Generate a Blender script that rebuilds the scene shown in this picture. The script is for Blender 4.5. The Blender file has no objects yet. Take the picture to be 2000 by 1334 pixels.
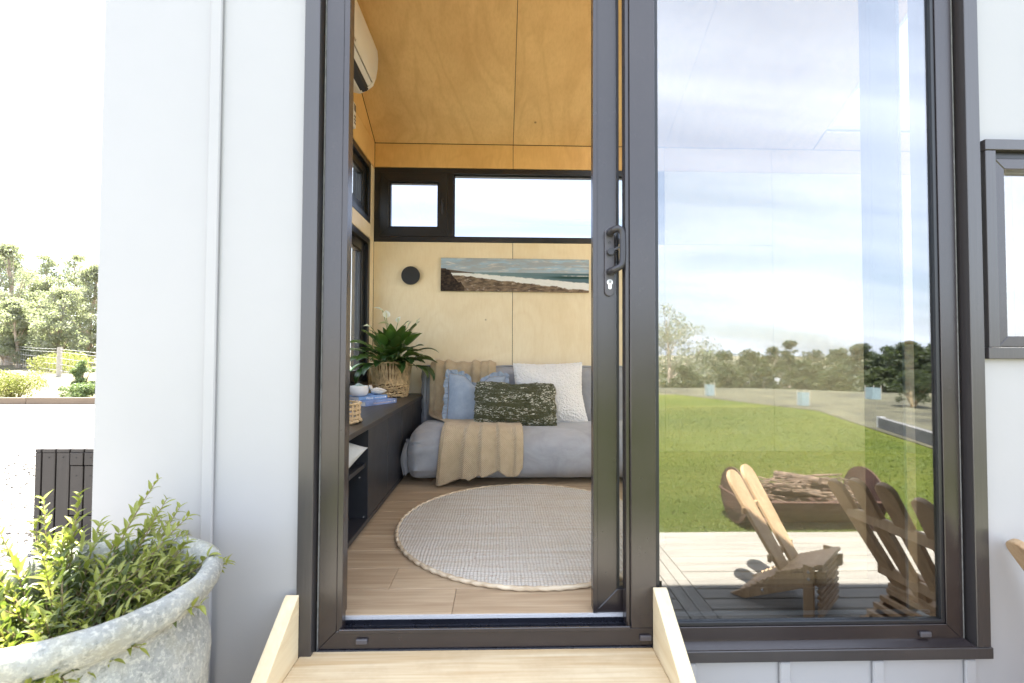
import bpy, bmesh, math, random
import numpy as np
from mathutils import Vector, Matrix, Euler
R = math.radians
rng = np.random.default_rng(7)
random.seed(7)
S = bpy.context.scene
COL = S.collection

# ------------------------------------------------------------------ camera, sky, sun, exposure
cam = bpy.data.cameras.new('camera')
cam.lens = 16.0; cam.sensor_width = 36.0; cam.clip_start = 0.02; cam.clip_end = 3000
cam.dof.use_dof = True; cam.dof.focus_distance = 2.6; cam.dof.aperture_fstop = 5.0
CAM = bpy.data.objects.new('camera', cam); COL.objects.link(CAM)
yaw, pitch, roll = R(1.5064), R(1.4345), R(0.2247)
f_ = Vector((math.sin(yaw)*math.cos(pitch), math.cos(yaw)*math.cos(pitch), math.sin(pitch)))
r_ = Vector((math.cos(yaw), -math.sin(yaw), 0)); u_ = r_.cross(f_)
r2 = r_*math.cos(roll) + u_*math.sin(roll); u2 = -r_*math.sin(roll) + u_*math.cos(roll)
m = Matrix((r2, u2, -f_)).transposed().to_4x4(); m.translation = (0, -1.3, 0.78)
CAM.matrix_world = m
S.camera = CAM

SUN_EL, SUN_AZ = R(69), R(-35)            # azimuth from +Y towards +X: behind the house, to the left
W = bpy.data.worlds.new('World'); S.world = W; W.use_nodes = True
nt = W.node_tree; nt.nodes.clear()
out = nt.nodes.new('ShaderNodeOutputWorld'); bg = nt.nodes.new('ShaderNodeBackground')
sky = nt.nodes.new('ShaderNodeTexSky'); sky.sky_type = 'NISHITA'; sky.sun_disc = False
sky.sun_elevation = SUN_EL; sky.sun_rotation = SUN_AZ; sky.air_density = 1.0; sky.dust_density = 1.6; sky.ozone_density = 1.0
tc = nt.nodes.new('ShaderNodeTexCoord')
sep = nt.nodes.new('ShaderNodeSeparateXYZ'); nt.links.new(tc.outputs['Generated'], sep.inputs[0])
add = nt.nodes.new('ShaderNodeMath'); add.operation = 'ADD'; add.inputs[1].default_value = 0.22
mx = nt.nodes.new('ShaderNodeMath'); mx.operation = 'MAXIMUM'; mx.inputs[1].default_value = 0.0
nt.links.new(sep.outputs[2], mx.inputs[0]); nt.links.new(mx.outputs[0], add.inputs[0])
dv = nt.nodes.new('ShaderNodeVectorMath'); dv.operation = 'DIVIDE'
cmb = nt.nodes.new('ShaderNodeCombineXYZ')
for i in range(3): nt.links.new(add.outputs[0], cmb.inputs[i])
nt.links.new(tc.outputs['Generated'], dv.inputs[0]); nt.links.new(cmb.outputs[0], dv.inputs[1])
mp = nt.nodes.new('ShaderNodeMapping'); mp.inputs['Scale'].default_value = (0.7, 2.6, 0.001); mp.inputs['Rotation'].default_value = (0, 0, R(12))
nt.links.new(dv.outputs[0], mp.inputs[0])
cn = nt.nodes.new('ShaderNodeTexNoise'); cn.inputs['Scale'].default_value = 0.9; cn.inputs['Detail'].default_value = 7; cn.inputs['Roughness'].default_value = 0.52; cn.inputs['Distortion'].default_value = 0.35
nt.links.new(mp.outputs[0], cn.inputs['Vector'])
cr = nt.nodes.new('ShaderNodeValToRGB'); cr.color_ramp.elements[0].position = 0.36; cr.color_ramp.elements[1].position = 0.68
cr.color_ramp.elements[0].color = (0.38, 0.38, 0.38, 1); cr.color_ramp.elements[1].color = (0.92, 0.92, 0.92, 1)
nt.links.new(cn.outputs[0], cr.inputs[0])
mixc = nt.nodes.new('ShaderNodeMixRGB'); mixc.inputs[2].default_value = (7.3, 7.85, 8.9, 1)
nt.links.new(cr.outputs[0], mixc.inputs[0]); nt.links.new(sky.outputs[0], mixc.inputs[1])
nt.links.new(mixc.outputs[0], bg.inputs[0]); bg.inputs[1].default_value = 0.05
nt.links.new(bg.outputs[0], out.inputs[0])

sl = bpy.data.lights.new('sun', 'SUN'); sl.energy = 5.0; sl.angle = R(0.6); sl.color = (1.0, 0.95, 0.87)
SUN = bpy.data.objects.new('sun', sl); COL.objects.link(SUN)
sd = Vector((math.sin(SUN_AZ)*math.cos(SUN_EL), math.cos(SUN_AZ)*math.cos(SUN_EL), math.sin(SUN_EL)))
SUN.rotation_euler = sd.to_track_quat('Z', 'Y').to_euler(); SUN.location = (-6, 10, 14)

vs = S.view_settings; vs.view_transform = 'Standard'; vs.look = 'None'; vs.gamma = 1.0; vs.exposure = 3.35
try: vs.use_curve_mapping = False
except Exception: pass
S.render.engine = 'CYCLES'
cy = S.cycles
cy.max_bounces = 14; cy.diffuse_bounces = 7; cy.glossy_bounces = 6; cy.transmission_bounces = 6; cy.transparent_max_bounces = 24
cy.caustics_reflective = False; cy.caustics_refractive = False; cy.sample_clamp_indirect = 8.0
cy.use_denoising = True
try: cy.denoiser = 'OPENIMAGEDENOISE'
except Exception: pass

# ------------------------------------------------------------------ helpers: colour and materials
def srgb(r, g, b):
    def c(v):
        v /= 255.0
        return v/12.92 if v <= 0.04045 else ((v+0.055)/1.055)**2.4
    return (c(r), c(g), c(b))
class N:
    """small node-tree helper"""
    def __init__(s, name):
        s.m = bpy.data.materials.new(name); s.m.use_nodes = True
        s.t = s.m.node_tree; s.b = s.t.nodes['Principled BSDF']; s.o = s.t.nodes['Material Output']
    def n(s, typ, **kw):
        x = s.t.nodes.new('ShaderNode'+typ)
        for k, v in kw.items():
            if k in ('op',): x.operation = v
            elif hasattr(x, k) and k not in x.inputs: setattr(x, k, v)
            else: x.inputs[k].default_value = v
        return x
    def l(s, a, b): s.t.links.new(a, b)
    def coord(s, scale=(1, 1, 1), rand=0.0, which='Object', rot=(0, 0, 0)):
        tc = s.n('TexCoord'); mp = s.n('Mapping'); mp.inputs['Scale'].default_value = scale; mp.inputs['Rotation'].default_value = rot
        s.l(tc.outputs[which], mp.inputs[0])
        if rand:
            oi = s.n('ObjectInfo'); mu = s.n('Math', op='MULTIPLY'); mu.inputs[1].default_value = rand
            s.l(oi.outputs['Random'], mu.inputs[0]); s.l(mu.outputs[0], mp.inputs['Location'])
        return mp.outputs[0]
    def noise(s, vec, scale, detail=4, rough=0.5, dist=0.0):
        x = s.n('TexNoise'); x.inputs['Scale'].default_value = scale; x.inputs['Detail'].default_value = detail
        x.inputs['Roughness'].default_value = rough; x.inputs['Distortion'].default_value = dist
        s.l(vec, x.inputs['Vector']); return x.outputs[0]
    def math(s, op, a, b=None):
        x = s.n('Math', op=op)
        for i, q in enumerate((a, b)):
            if q is None: continue
            if isinstance(q, (int, float)): x.inputs[i].default_value = q
            else: s.l(q, x.inputs[i])
        return x.outputs[0]
    def ramp(s, fac, stops):
        x = s.n('ValToRGB'); e = x.color_ramp.elements
        while len(e) < len(stops): e.new(0.5)
        for k, (p, c) in enumerate(stops):
            e[k].position = p; e[k].color = (c, c, c, 1) if isinstance(c, (int, float)) else (*c, 1)
        s.l(fac, x.inputs[0]); return x.outputs[0]
    def mix(s, fac, a, b, typ='MIX'):
        x = s.n('MixRGB', blend_type=typ)
        for i, q in enumerate((fac, a, b)):
            if isinstance(q, (int, float)): x.inputs[i].default_value = q if i == 0 else (q, q, q, 1)
            elif isinstance(q, tuple): x.inputs[i].default_value = (*q, 1)
            else: s.l(q, x.inputs[i])
        return x.outputs[0]
    def bump(s, h, strength=0.3, dist=0.01):
        x = s.n('Bump'); x.inputs['Strength'].default_value = strength; x.inputs['Distance'].default_value = dist
        s.l(h, x.inputs['Height']); s.l(x.outputs[0], s.b.inputs['Normal']); return x
    def set(s, base=None, rough=None, metal=None, spec=None, **kw):
        def put(k, v):
            if v is None: return
            if isinstance(v, tuple): s.b.inputs[k].default_value = (*v, 1)
            elif isinstance(v, (int, float)): s.b.inputs[k].default_value = v
            else: s.l(v, s.b.inputs[k])
        put('Base Color', base); put('Roughness', rough); put('Metallic', metal); put('Specular IOR Level', spec)
        for k, v in kw.items(): put(k.replace('_', ' '), v)
        return s.m

def m_plain(name, col, rough=0.5, var=0.12, scale=12, bump=0.0, metal=0.0, spec=0.5, bscale=None, sheen=0, rand=0.0):
    a = N(name); v = a.coord(rand=rand)
    n = a.noise(v, scale, 5, 0.6)
    lo = tuple(c*(1-var) for c in col); hi = tuple(min(1, c*(1+var)) for c in col)
    c = a.mix(a.ramp(n, [(0.3, 0.0), (0.7, 1.0)]), lo, hi)
    if bump: a.bump(a.noise(v, bscale or scale*6, 4, 0.6), bump, 0.004)
    r = a.math('ADD', a.math('MULTIPLY', n, 0.16), rough-0.08)
    if sheen: a.b.inputs['Sheen Weight'].default_value = sheen
    return a.set(c, r, metal, spec)

def m_ply(name, light, dark, stretch, line=0.5):
    """rotary cut birch: wandering contour figure, fine fibre, a few pin knots"""
    a = N(name); v = a.coord(stretch, rand=9.0)
    big = a.noise(v, 1.0, 3, 0.45, 0.8)
    con = a.math('SINE', a.math('MULTIPLY', big, 70.0))
    con = a.math('ADD', a.math('MULTIPLY', con, 0.5), 0.5)
    con = a.math('POWER', con, 3.0)
    fib = a.noise(a.coord((stretch[0]*28, stretch[1]*28, stretch[2]*9), rand=9.0), 1.6, 4, 0.65)
    mott = a.noise(a.coord((1, 1, 1), rand=5.0), 2.3, 4, 0.6)
    c = a.mix(a.ramp(mott, [(0.3, 0.0), (0.72, 1.0)]), light, tuple(0.62*l+0.38*d for l, d in zip(light, dark)))
    c = a.mix(a.math('MULTIPLY', con, 0.30*line), c, dark)
    c = a.mix(a.math('MULTIPLY', a.ramp(fib, [(0.42, 0.0), (0.75, 1.0)]), 0.22), c, dark)
    vo = a.n('TexVoronoi'); vo.inputs['Scale'].default_value = 3.1; a.l(a.coord((1, 1, 1), rand=7.0), vo.inputs['Vector'])
    kn = a.ramp(vo.outputs['Distance'], [(0.0, 1.0), (0.016, 0.9), (0.035, 0.0)])
    c = a.mix(a.math('MULTIPLY', kn, 0.75), c, tuple(0.25*d for d in dark))
    a.bump(fib, 0.05, 0.002)
    return a.set(c, 0.42, 0.0, 0.35)

def m_grain(name, light, dark, axis, freq=34, rough=0.5, rand=7.0, amt=0.8, bump=0.12, hue=0.0, fine=120):
    """sawn timber with the grain along axis 0/1/2"""
    a = N(name)
    st = [7.0, 7.0, 7.0]; st[axis] = 0.55
    v = a.coord(tuple(st), rand=rand)
    big = a.noise(v, 1.0, 3, 0.5, 0.5)
    con = a.math('ADD', a.math('MULTIPLY', a.math('SINE', a.math('MULTIPLY', big, float(freq))), 0.5), 0.5)
    st2 = [float(fine)]*3; st2[axis] = 3.0
    fib = a.noise(a.coord(tuple(st2), rand=rand), 1.0, 4, 0.7)
    fac = a.math('ADD', a.math('MULTIPLY', con, 0.45*amt), a.math('MULTIPLY', a.ramp(fib, [(0.35, 0), (0.75, 1.0)]), 0.5*amt))
    c = a.mix(fac, light, dark)
    if name.startswith('raw_pine'):
        bl = a.noise(a.coord((1, 1, 1), rand=rand), 7.0, 5, 0.65)
        c = a.mix(a.math('MULTIPLY', a.ramp(bl, [(0.50, 0), (0.72, 1)]), 0.30), c, srgb(168, 140, 104))
        vo = a.n('TexVoronoi'); vo.inputs['Scale'].default_value = 5.5; a.l(a.coord(tuple(1.0 if i != axis else 0.45 for i in range(3)), rand=rand), vo.inputs['Vector'])
        c = a.mix(a.math('MULTIPLY', a.ramp(vo.outputs['Distance'], [(0.0, 1.0), (0.03, 0.8), (0.06, 0.0)]), 0.7), c, srgb(182, 120, 66))
    if hue:
        oi = a.n('ObjectInfo'); c = a.mix(a.math('MULTIPLY', oi.outputs['Random'], hue), c, dark)
    a.bump(fib, bump, 0.003)
    return a.set(c, rough, 0.0, 0.4)

def m_glass(name, r0, tint=(0.97, 0.985, 0.98), wavy=0.0, rough=0.0):
    a = N(name); a.t.nodes.remove(a.b)
    tr = a.n('BsdfTransparent'); tr.inputs[0].default_value = (*tint, 1)
    gl = a.n('BsdfGlossy'); gl.inputs['Roughness'].default_value = rough; gl.inputs['Color'].default_value = (0.96, 0.97, 1.0, 1)
    # float glass is never quite flat: a very faint waviness
    if wavy:
        nv = a.noise(a.coord((1, 1, 1)), 1.7, 1, 0.4); bp = a.n('Bump'); bp.inputs['Strength'].default_value = wavy; bp.inputs['Distance'].default_value = 0.02
        a.l(nv, bp.inputs['Height']); a.l(bp.outputs[0], gl.inputs['Normal'])
    lw = a.n('LayerWeight'); lw.inputs['Blend'].default_value = 0.5
    p = a.math('POWER', lw.outputs['Facing'], 4.0)
    fac = a.math('ADD', a.math('MULTIPLY', p, 0.85), r0)
    mx = a.n('MixShader'); a.l(fac, mx.inputs[0]); a.l(tr.outputs[0], mx.inputs[1]); a.l(gl.outputs[0], mx.inputs[2])
    a.l(mx.outputs[0], a.o.inputs[0]); return a.m

M = {}
M['white_clad'] = m_plain('white_cladding', (0.358, 0.356, 0.364), 0.45, 0.02, 3.0, 0.04, bscale=90)
def m_bronze():
    a = N('dark_bronze_powdercoat'); v = a.coord()
    n = a.noise(v, 6, 5, 0.6); dust = a.noise(v, 55, 6, 0.7)
    c = a.mix(a.ramp(n, [(0.3, 0), (0.7, 1)]), (0.018, 0.0135, 0.0145), (0.025, 0.019, 0.020))
    c = a.mix(a.math('MULTIPLY', a.ramp(dust, [(0.62, 0), (0.80, 1)]), 0.06), c, (0.4, 0.39, 0.38))
    a.bump(a.noise(v, 900, 2, 0.5), 0.05, 0.001)
    return a.set(c, a.math('ADD', a.math('MULTIPLY', n, 0.10), 0.20), 0.0, 0.80)
M['bronze'] = m_bronze()
M['painted_trim'] = m_grain('painted_timber_trim', (0.040, 0.036, 0.037), (0.030, 0.027, 0.028), 2, 20, 0.30, 3.0, 0.6, 0.15)
M['painted_trim'].node_tree.nodes['Principled BSDF'].inputs['Specular IOR Level'].default_value = 0.85
M['black_frame'] = m_plain('black_window_upvc', (0.014, 0.015, 0.018), 0.34, 0.08, 8, 0.02)
M['track'] = m_plain('black_sill_track', (0.012, 0.013, 0.02), 0.28, 0.2, 20, 0.05)
M['caulk'] = m_plain('grey_caulk', (0.16, 0.16, 0.155), 0.7, 0.35, 60, 0.5)
M['threshold'] = m_plain('white_brush_strip', (0.52, 0.52, 0.54), 0.6, 0.1, 300, 0.4)
M['glass'] = m_glass('window_glass', 0.035)
M['glass_door'] = m_glass('double_glazing_glass', 0.215, (0.62, 0.645, 0.65), 0.04, 0.021)
M['glass_tinted'] = m_glass('sky_dimming_glass', 0.03, (0.62, 0.645, 0.685))  # tint put in to hold down the bright sky behind the strip window
M['glass_leaf'] = m_glass('sliding_leaf_glass', 0.045, (0.96, 0.975, 0.97))
M['ply_wall'] = m_ply('birch_ply_wall', srgb(238, 226, 198), srgb(206, 182, 138), (1.5, 1.5, 0.9), 0.4)
M['ply_ceiling'] = m_ply('birch_ply_ceiling', srgb(232, 200, 144), srgb(176, 134, 80), (1.7, 0.75, 0.9), 0.5)  # deeper amber than the walls, standing in for warm bounced light
M['ply_band'] = m_ply('birch_ply_band', srgb(228, 190, 126), srgb(178, 132, 74), (1.5, 1.5, 0.9), 0.5)  # upper bands share the bounce light warmth put into the ceiling colour
M['shadow_gap'] = m_plain('black_backing', (0.012, 0.011, 0.010), 0.8, 0.1)
def m_floor():
    a = N('vinyl_oak_plank')
    oi = a.n('ObjectInfo')
    v = a.coord((0.9, 9, 9), rand=30.0)
    big = a.noise(v, 1.2, 3, 0.5, 0.4)
    con = a.math('ADD', a.math('MULTIPLY', a.math('SINE', a.math('MULTIPLY', big, 30.0)), 0.5), 0.5)
    fib = a.noise(a.coord((2.2, 70, 70), rand=30.0), 1.0, 5, 0.7)
    base = a.mix(oi.outputs['Random'], srgb(194, 174, 146), srgb(178, 157, 130))
    c = a.mix(a.math('MULTIPLY', con, 0.25), base, srgb(122, 94, 68))
    c = a.mix(a.math('MULTIPLY', a.ramp(fib, [(0.36, 0), (0.70, 1)]), 0.75), c, srgb(146, 122, 98))
    str_ = a.noise(a.coord((1.0, 22, 22), rand=30.0), 1.0, 3, 0.6)
    c = a.mix(a.math('MULTIPLY', a.ramp(str_, [(0.56, 0), (0.75, 1)]), 0.55), c, srgb(120, 92, 68))
    a.bump(fib, 0.08, 0.002)
    return a.set(c, 0.42, 0.0, 0.4)
M['floor'] = m_floor()
M['cab'] = m_plain('black_laminate', (0.022, 0.023, 0.028), 0.40, 0.12, 10, 0.03)
M['cab_top'] = m_grain('black_stained_top', (0.050, 0.044, 0.042), (0.022, 0.020, 0.022), 1, 40, 0.36, 2.0, 0.9, 0.06)
def m_velvet():
    a = N('grey_velvet'); v = a.coord()
    n = a.noise(v, 5.5, 6, 0.62, 0.9); f = a.noise(v, 260, 3, 0.6)
    c = a.mix(a.ramp(n, [(0.3, 0), (0.7, 1)]), srgb(144, 146, 152), srgb(172, 174, 180))
    c = a.mix(a.math('MULTIPLY', f, 0.25), c, srgb(136, 138, 143))
    a.b.inputs['Sheen Weight'].default_value = 0.35; a.b.inputs['Sheen Roughness'].default_value = 0.4
    a.bump(a.math('ADD', n, a.math('MULTIPLY', f, 0.25)), 0.28, 0.010)
    return a.set(c, 0.85, 0.0, 0.2)
M['velvet'] = m_velvet()
def m_fabric(name, c1, c2, freq, bump=0.5, dist=0.002, sheen=0.15):
    a = N(name); v = a.coord()
    sx = a.n('SeparateXYZ'); a.l(v, sx.inputs[0])
    w = a.math('MULTIPLY', a.math('SINE', a.math('MULTIPLY', a.math('ADD', sx.outputs[0], a.math('MULTIPLY', sx.outputs[1], 0.3)), freq)), a.math('SINE', a.math('MULTIPLY', sx.outputs[2], freq)))
    n = a.noise(v, 20, 5, 0.65); f = a.noise(v, freq*0.35, 3, 0.6)
    c = a.mix(a.ramp(n, [(0.3, 0), (0.7, 1)]), c1, c2)
    c = a.mix(a.math('MULTIPLY', a.math('ADD', a.math('MULTIPLY', w, 0.5), 0.5), 0.35), c, tuple(0.6*x for x in c1))
    a.b.inputs['Sheen Weight'].default_value = sheen
    a.bump(a.math('ADD', w, f), bump, dist)
    return a.set(c, 0.9, 0.0, 0.15)
M['knit'] = m_fabric('tan_waffle_knit', srgb(188, 168, 138), srgb(208, 189, 158), 560, 0.8, 0.003)
M['linen_blue'] = m_fabric('pale_blue_linen', srgb(148, 162, 182), srgb(168, 181, 198), 1400, 0.4, 0.001)
M['linen_grey'] = m_fabric('oatmeal_linen', srgb(182, 182, 180), srgb(205, 205, 202), 1300, 0.4, 0.001)
def m_boucle(name, c1, c2, fl=None):
    a = N(name); v = a.coord()
    vo = a.n('TexVoronoi'); vo.inputs['Scale'].default_value = 95; a.l(v, vo.inputs['Vector'])
    n = a.noise(v, 60, 5, 0.7, 1.2)
    c = a.mix(n, c1, c2)
    if fl:
        st = a.noise(a.coord((38, 38, 150)), 1.0, 3, 0.6, 1.0)
        row = a.noise(a.coord((5, 5, 42)), 1.0, 2, 0.5)
        bits = a.noise(a.coord((150, 150, 190)), 1.0, 2, 0.5)
        k = a.math('MULTIPLY', a.ramp(st, [(0.535, 0), (0.60, 1)]), a.ramp(row, [(0.40, 0), (0.52, 1)]))
        k = a.math('MULTIPLY', k, a.ramp(bits, [(0.36, 0.1), (0.5, 1)]))
        c = a.mix(k, c, fl)
    a.bump(a.math('ADD', a.math('MULTIPLY', vo.outputs['Distance'], -1.0), n), 0.9, 0.008)
    a.b.inputs['Sheen Weight'].default_value = 0.1
    return a.set(c, 0.95, 0.0, 0.1)
M['boucle_green'] = m_boucle('olive_boucle', srgb(58, 60, 42), srgb(92, 94, 70), srgb(228, 226, 212))
M['boucle_white'] = m_boucle('white_boucle', (0.80, 0.80, 0.80), (0.88, 0.88, 0.88))
def m_rug():
    a = N('jute_wool_weave'); v = a.coord()
    sx = a.n('SeparateXYZ'); a.l(v, sx.inputs[0])
    wob = a.math('MULTIPLY', a.noise(v, 9, 3, 0.5), 0.02)
    x = a.math('MULTIPLY', a.math('ADD', sx.outputs[0], wob), 2*math.pi/0.0125)
    y = a.math('MULTIPLY', a.math('ADD', sx.outputs[1], wob), 2*math.pi/0.0115)
    hx = a.math('ABSOLUTE', a.math('SINE', a.math('MULTIPLY', x, 0.5)))
    hy = a.math('ABSOLUTE', a.math('SINE', a.math('MULTIPLY', y, 0.5)))
    h = a.math('MULTIPLY', a.math('POWER', hx, 0.6), a.math('POWER', hy, 0.6))
    fine = a.noise(v, 330, 3, 0.7)
    rows = a.noise(a.coord((2.2, 42, 1)), 1.0, 4, 0.7)
    spots = a.noise(a.coord((60, 95, 1)), 1.0, 3, 0.6)
    c = a.mix(a.ramp(rows, [(0.40, 0), (0.70, 1)]), srgb(230, 227, 220), srgb(214, 202, 184))
    c = a.mix(a.math('MULTIPLY', a.ramp(spots, [(0.58, 0), (0.72, 1)]), 0.75), c, srgb(165, 122, 82))
    c = a.mix(a.math('MULTIPLY', a.math('SUBTRACT', 1.0, h), 0.42), c, srgb(128, 110, 90))
    a.bump(a.math('ADD', h, a.math('MULTIPLY', fine, 0.5)), 0.9, 0.006)
    return a.set(c, 0.95, 0.0, 0.1)
M['rug'] = m_rug()
M['jute'] = m_grain('jute_cord', srgb(214, 200, 176), srgb(150, 122, 88), 0, 60, 0.9, 3, 0.8, 0.5)
M['wicker'] = m_plain('water_hyacinth_cane', srgb(206, 178, 136), 0.6, 0.34, 26, 0.5, bscale=180)
M['rattan'] = m_plain('pale_rattan', srgb(205, 178, 138), 0.55, 0.2, 40, 0.3)
M['ceramic'] = m_plain('white_ceramic', (0.78, 0.78, 0.79), 0.45, 0.03, 30, 0.05)
M['shell'] = m_plain('white_shell', (0.74, 0.72, 0.69), 0.5, 0.1, 60, 0.3)
M['knot'] = m_plain('pine_knot', srgb(176, 122, 74), 0.6, 0.25, 60)
M['pebble'] = m_plain('pale_green_stone', srgb(158, 178, 172), 0.35, 0.25, 70, 0.2)
M['ac'] = m_plain('off_white_plastic', (0.72, 0.70, 0.66), 0.32, 0.02, 5)
M['print_brown'] = m_plain('bronze_print', (0.20, 0.14, 0.08), 0.4, 0.05)
M['white_plastic'] = m_plain('white_plastic', (0.75, 0.75, 0.76), 0.3, 0.03, 8)
M['black_metal'] = m_plain('black_metal', (0.012, 0.013, 0.016), 0.5, 0.1, 30)
M['handle'] = m_plain('graphite_handle', (0.028, 0.027, 0.032), 0.30, 0.08, 20)
M['plate'] = m_plain('graphite_plate', (0.075, 0.07, 0.078), 0.36, 0.05, 20)
M['nickel'] = m_plain('satin_nickel', (0.78, 0.77, 0.74), 0.25, 0.05, 40, metal=0.6)
def m_lily(name, c1, c2, rough=0.32):
    a = N(name); v = a.coord(rand=4.0)
    n = a.noise(v, 30, 4, 0.6)
    c = a.mix(n, c1, c2)
    tl = a.n('BsdfTranslucent'); a.l(a.mix(0.5, c, (0.35, 0.5, 0.06)), tl.inputs[0])
    a.bump(a.noise(v, 120, 3, 0.6), 0.15, 0.003)
    a.set(c, rough, 0.0, 0.5)
    mx = a.n('MixShader'); mx.inputs[0].default_value = 0.22
    a.l(a.b.outputs[0], mx.inputs[1]); a.l(tl.outputs[0], mx.inputs[2]); a.l(mx.outputs[0], a.o.inputs[0])
    return a.m
M['lily_leaf'] = m_lily('peace_lily_leaf', (0.018, 0.050, 0.016), (0.035, 0.085, 0.022))
M['lily_leaf_pale'] = m_lily('peace_lily_young_leaf', (0.04, 0.10, 0.022), (0.065, 0.15, 0.03))
M['lily_stem'] = m_lily('peace_lily_stem', (0.09, 0.17, 0.04), (0.13, 0.22, 0.06), 0.5)
M['spathe'] = m_lily('white_spathe', (0.72, 0.74, 0.66), (0.80, 0.80, 0.74), 0.5)
M['spathe_cream'] = m_lily('cream_spathe', (0.66, 0.66, 0.36), (0.72, 0.72, 0.48), 0.5)
M['shrub_leaf'] = m_lily('shrub_leaf', (0.048, 0.068, 0.017), (0.085, 0.110, 0.025), 0.36)
M['shrub_tip'] = m_lily('shrub_new_leaf', (0.16, 0.185, 0.030), (0.29, 0.29, 0.060), 0.4)
M['shrub_stem'] = m_plain('shrub_stem', (0.20, 0.15, 0.08), 0.7, 0.2, 40)
M['soil'] = m_plain('potting_soil', (0.022, 0.014, 0.011), 0.9, 0.5, 60, 0.9)
def m_pot():
    a = N('weathered_concrete'); v = a.coord()
    n = a.noise(v, 5, 6, 0.65); vo = a.n('TexVoronoi'); vo.inputs['Scale'].default_value = 42
    a.l(a.mix(0.25, v, a.n('TexNoise').outputs[1]), vo.inputs['Vector'])
    sp = a.noise(v, 95, 5, 0.75, 0.2); fine = a.noise(v, 240, 4, 0.7)
    c = a.mix(a.ramp(n, [(0.32, 0), (0.68, 1)]), srgb(136, 138, 134), srgb(172, 173, 167))
    c = a.mix(a.math('MULTIPLY', a.ramp(sp, [(0.50, 0), (0.60, 1)]), 0.62), c, srgb(206, 204, 192))
    c = a.mix(a.math('MULTIPLY', a.ramp(a.noise(v, 60, 5, 0.75), [(0.54, 0), (0.70, 1)]), 0.7), c, srgb(96, 100, 97))
    c = a.mix(a.math('MULTIPLY', a.ramp(a.noise(v, 9, 4, 0.6), [(0.55, 0), (0.75, 1)]), 0.5), c, srgb(160, 153, 122))
    a.bump(a.math('ADD', sp, a.math('MULTIPLY', fine, 0.5)), 0.5, 0.008)
    return a.set(c, 0.85, 0.0, 0.25)
M['pot'] = m_pot()
M['pine'] = m_grain('raw_pine', srgb(230, 213, 180), srgb(200, 168, 118), 1, 26, 0.6, 3.0, 0.9, 0.1)
M['pine_x'] = m_grain('raw_pine_tread', srgb(220, 203, 170), srgb(184, 150, 104), 0, 34, 0.6, 3.0, 1.0, 0.1)
M['pine_side'] = m_grain('raw_pine_side', srgb(228, 212, 178), srgb(208, 182, 138), 1, 30, 0.6, 6.0, 0.7, 0.1)
M['brown_slat'] = m_grain('dark_brown_painted_slat', (0.036, 0.031, 0.028), (0.024, 0.021, 0.019), 2, 26, 0.5, 5.0, 0.7, 0.15)
M['screw'] = m_plain('black_screw', (0.01, 0.01, 0.01), 0.5)
M['gravel'] = None
def m_gravel():
    a = N('pale_crushed_gravel'); v = a.coord()
    vo = a.n('TexVoronoi'); vo.inputs['Scale'].default_value = 46; a.l(v, vo.inputs['Vector'])
    n = a.noise(v, 1.2, 5, 0.6)
    c = a.mix(n, (0.215, 0.20, 0.18), (0.26, 0.245, 0.222))
    sc = a.n('SeparateXYZ'); a.l(vo.outputs['Color'], sc.inputs[0])
    c = a.mix(a.ramp(sc.outputs[0], [(0.72, 0), (0.88, 0.95)]), c, (0.022, 0.020, 0.018))
    a.bump(vo.outputs['Distance'], 0.8, 0.03)
    return a.set(c, 0.9, 0.0, 0.2)
M['gravel'] = m_gravel()
def m_ground():
    a = N('dry_paddock_grass'); v = a.coord()
    n = a.noise(v, 0.16, 6, 0.6); f = a.noise(v, 6, 6, 0.75)
    c = a.mix(a.ramp(n, [(0.35, 0), (0.65, 1)]), (0.17, 0.15, 0.105), (0.13, 0.122, 0.075))
    c = a.mix(a.math('MULTIPLY', f, 0.5), c, (0.20, 0.18, 0.135))
    a.bump(f, 0.9, 0.15)
    return a.set(c, 0.95, 0.0, 0.1)
M['ground'] = m_ground()
def m_lawn():
    a = N('mown_lawn'); v = a.coord()
    n = a.noise(v, 0.55, 5, 0.6, 0.5); f = a.noise(a.coord((1, 2.2, 1)), 24, 6, 0.75); g = a.noise(v, 3.2, 4, 0.6)
    c = a.mix(a.ramp(n, [(0.34, 0), (0.68, 1)]), (0.054, 0.080, 0.008), (0.106, 0.122, 0.014))
    c = a.mix(a.math('MULTIPLY', a.ramp(a.noise(a.coord((0.35, 1.6, 1)), 0.8, 4, 0.6, 0.6), [(0.45, 0), (0.66, 1)]), 0.75), c, (0.120, 0.125, 0.022))
    c = a.mix(a.math('MULTIPLY', a.ramp(a.noise(a.coord((0.5, 1.2, 1)), 0.5, 4, 0.6), [(0.50, 0), (0.70, 1)]), 0.6), c, (0.024, 0.046, 0.006))
    c = a.mix(a.math('MULTIPLY', a.ramp(f, [(0.35, 0), (0.7, 1)]), 0.45), c, (0.017, 0.032, 0.005))
    c = a.mix(a.math('MULTIPLY', a.ramp(g, [(0.55, 0), (0.75, 1)]), 0.4), c, (0.115, 0.115, 0.024))
    a.bump(f, 0.9, 0.04)
    return a.set(c, 0.9, 0.0, 0.15)
M['lawn'] = m_lawn()
M['blade'] = m_lily('grass_blade', (0.052, 0.080, 0.009), (0.088, 0.106, 0.015), 0.7)
M['dirt'] = m_plain('brown_mulch', (0.062, 0.058, 0.032), 0.95, 0.6, 1.3, 0.9, bscale=40)
M['concrete'] = m_plain('grey_concrete_sleeper', (0.11, 0.108, 0.105), 0.8, 0.15, 5, 0.3)
M['deck'] = m_grain('weathered_deck_board', (0.27, 0.25, 0.21), (0.15, 0.135, 0.115), 0, 40, 0.75, 11.0, 0.8, 0.4, 0.35)
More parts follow.
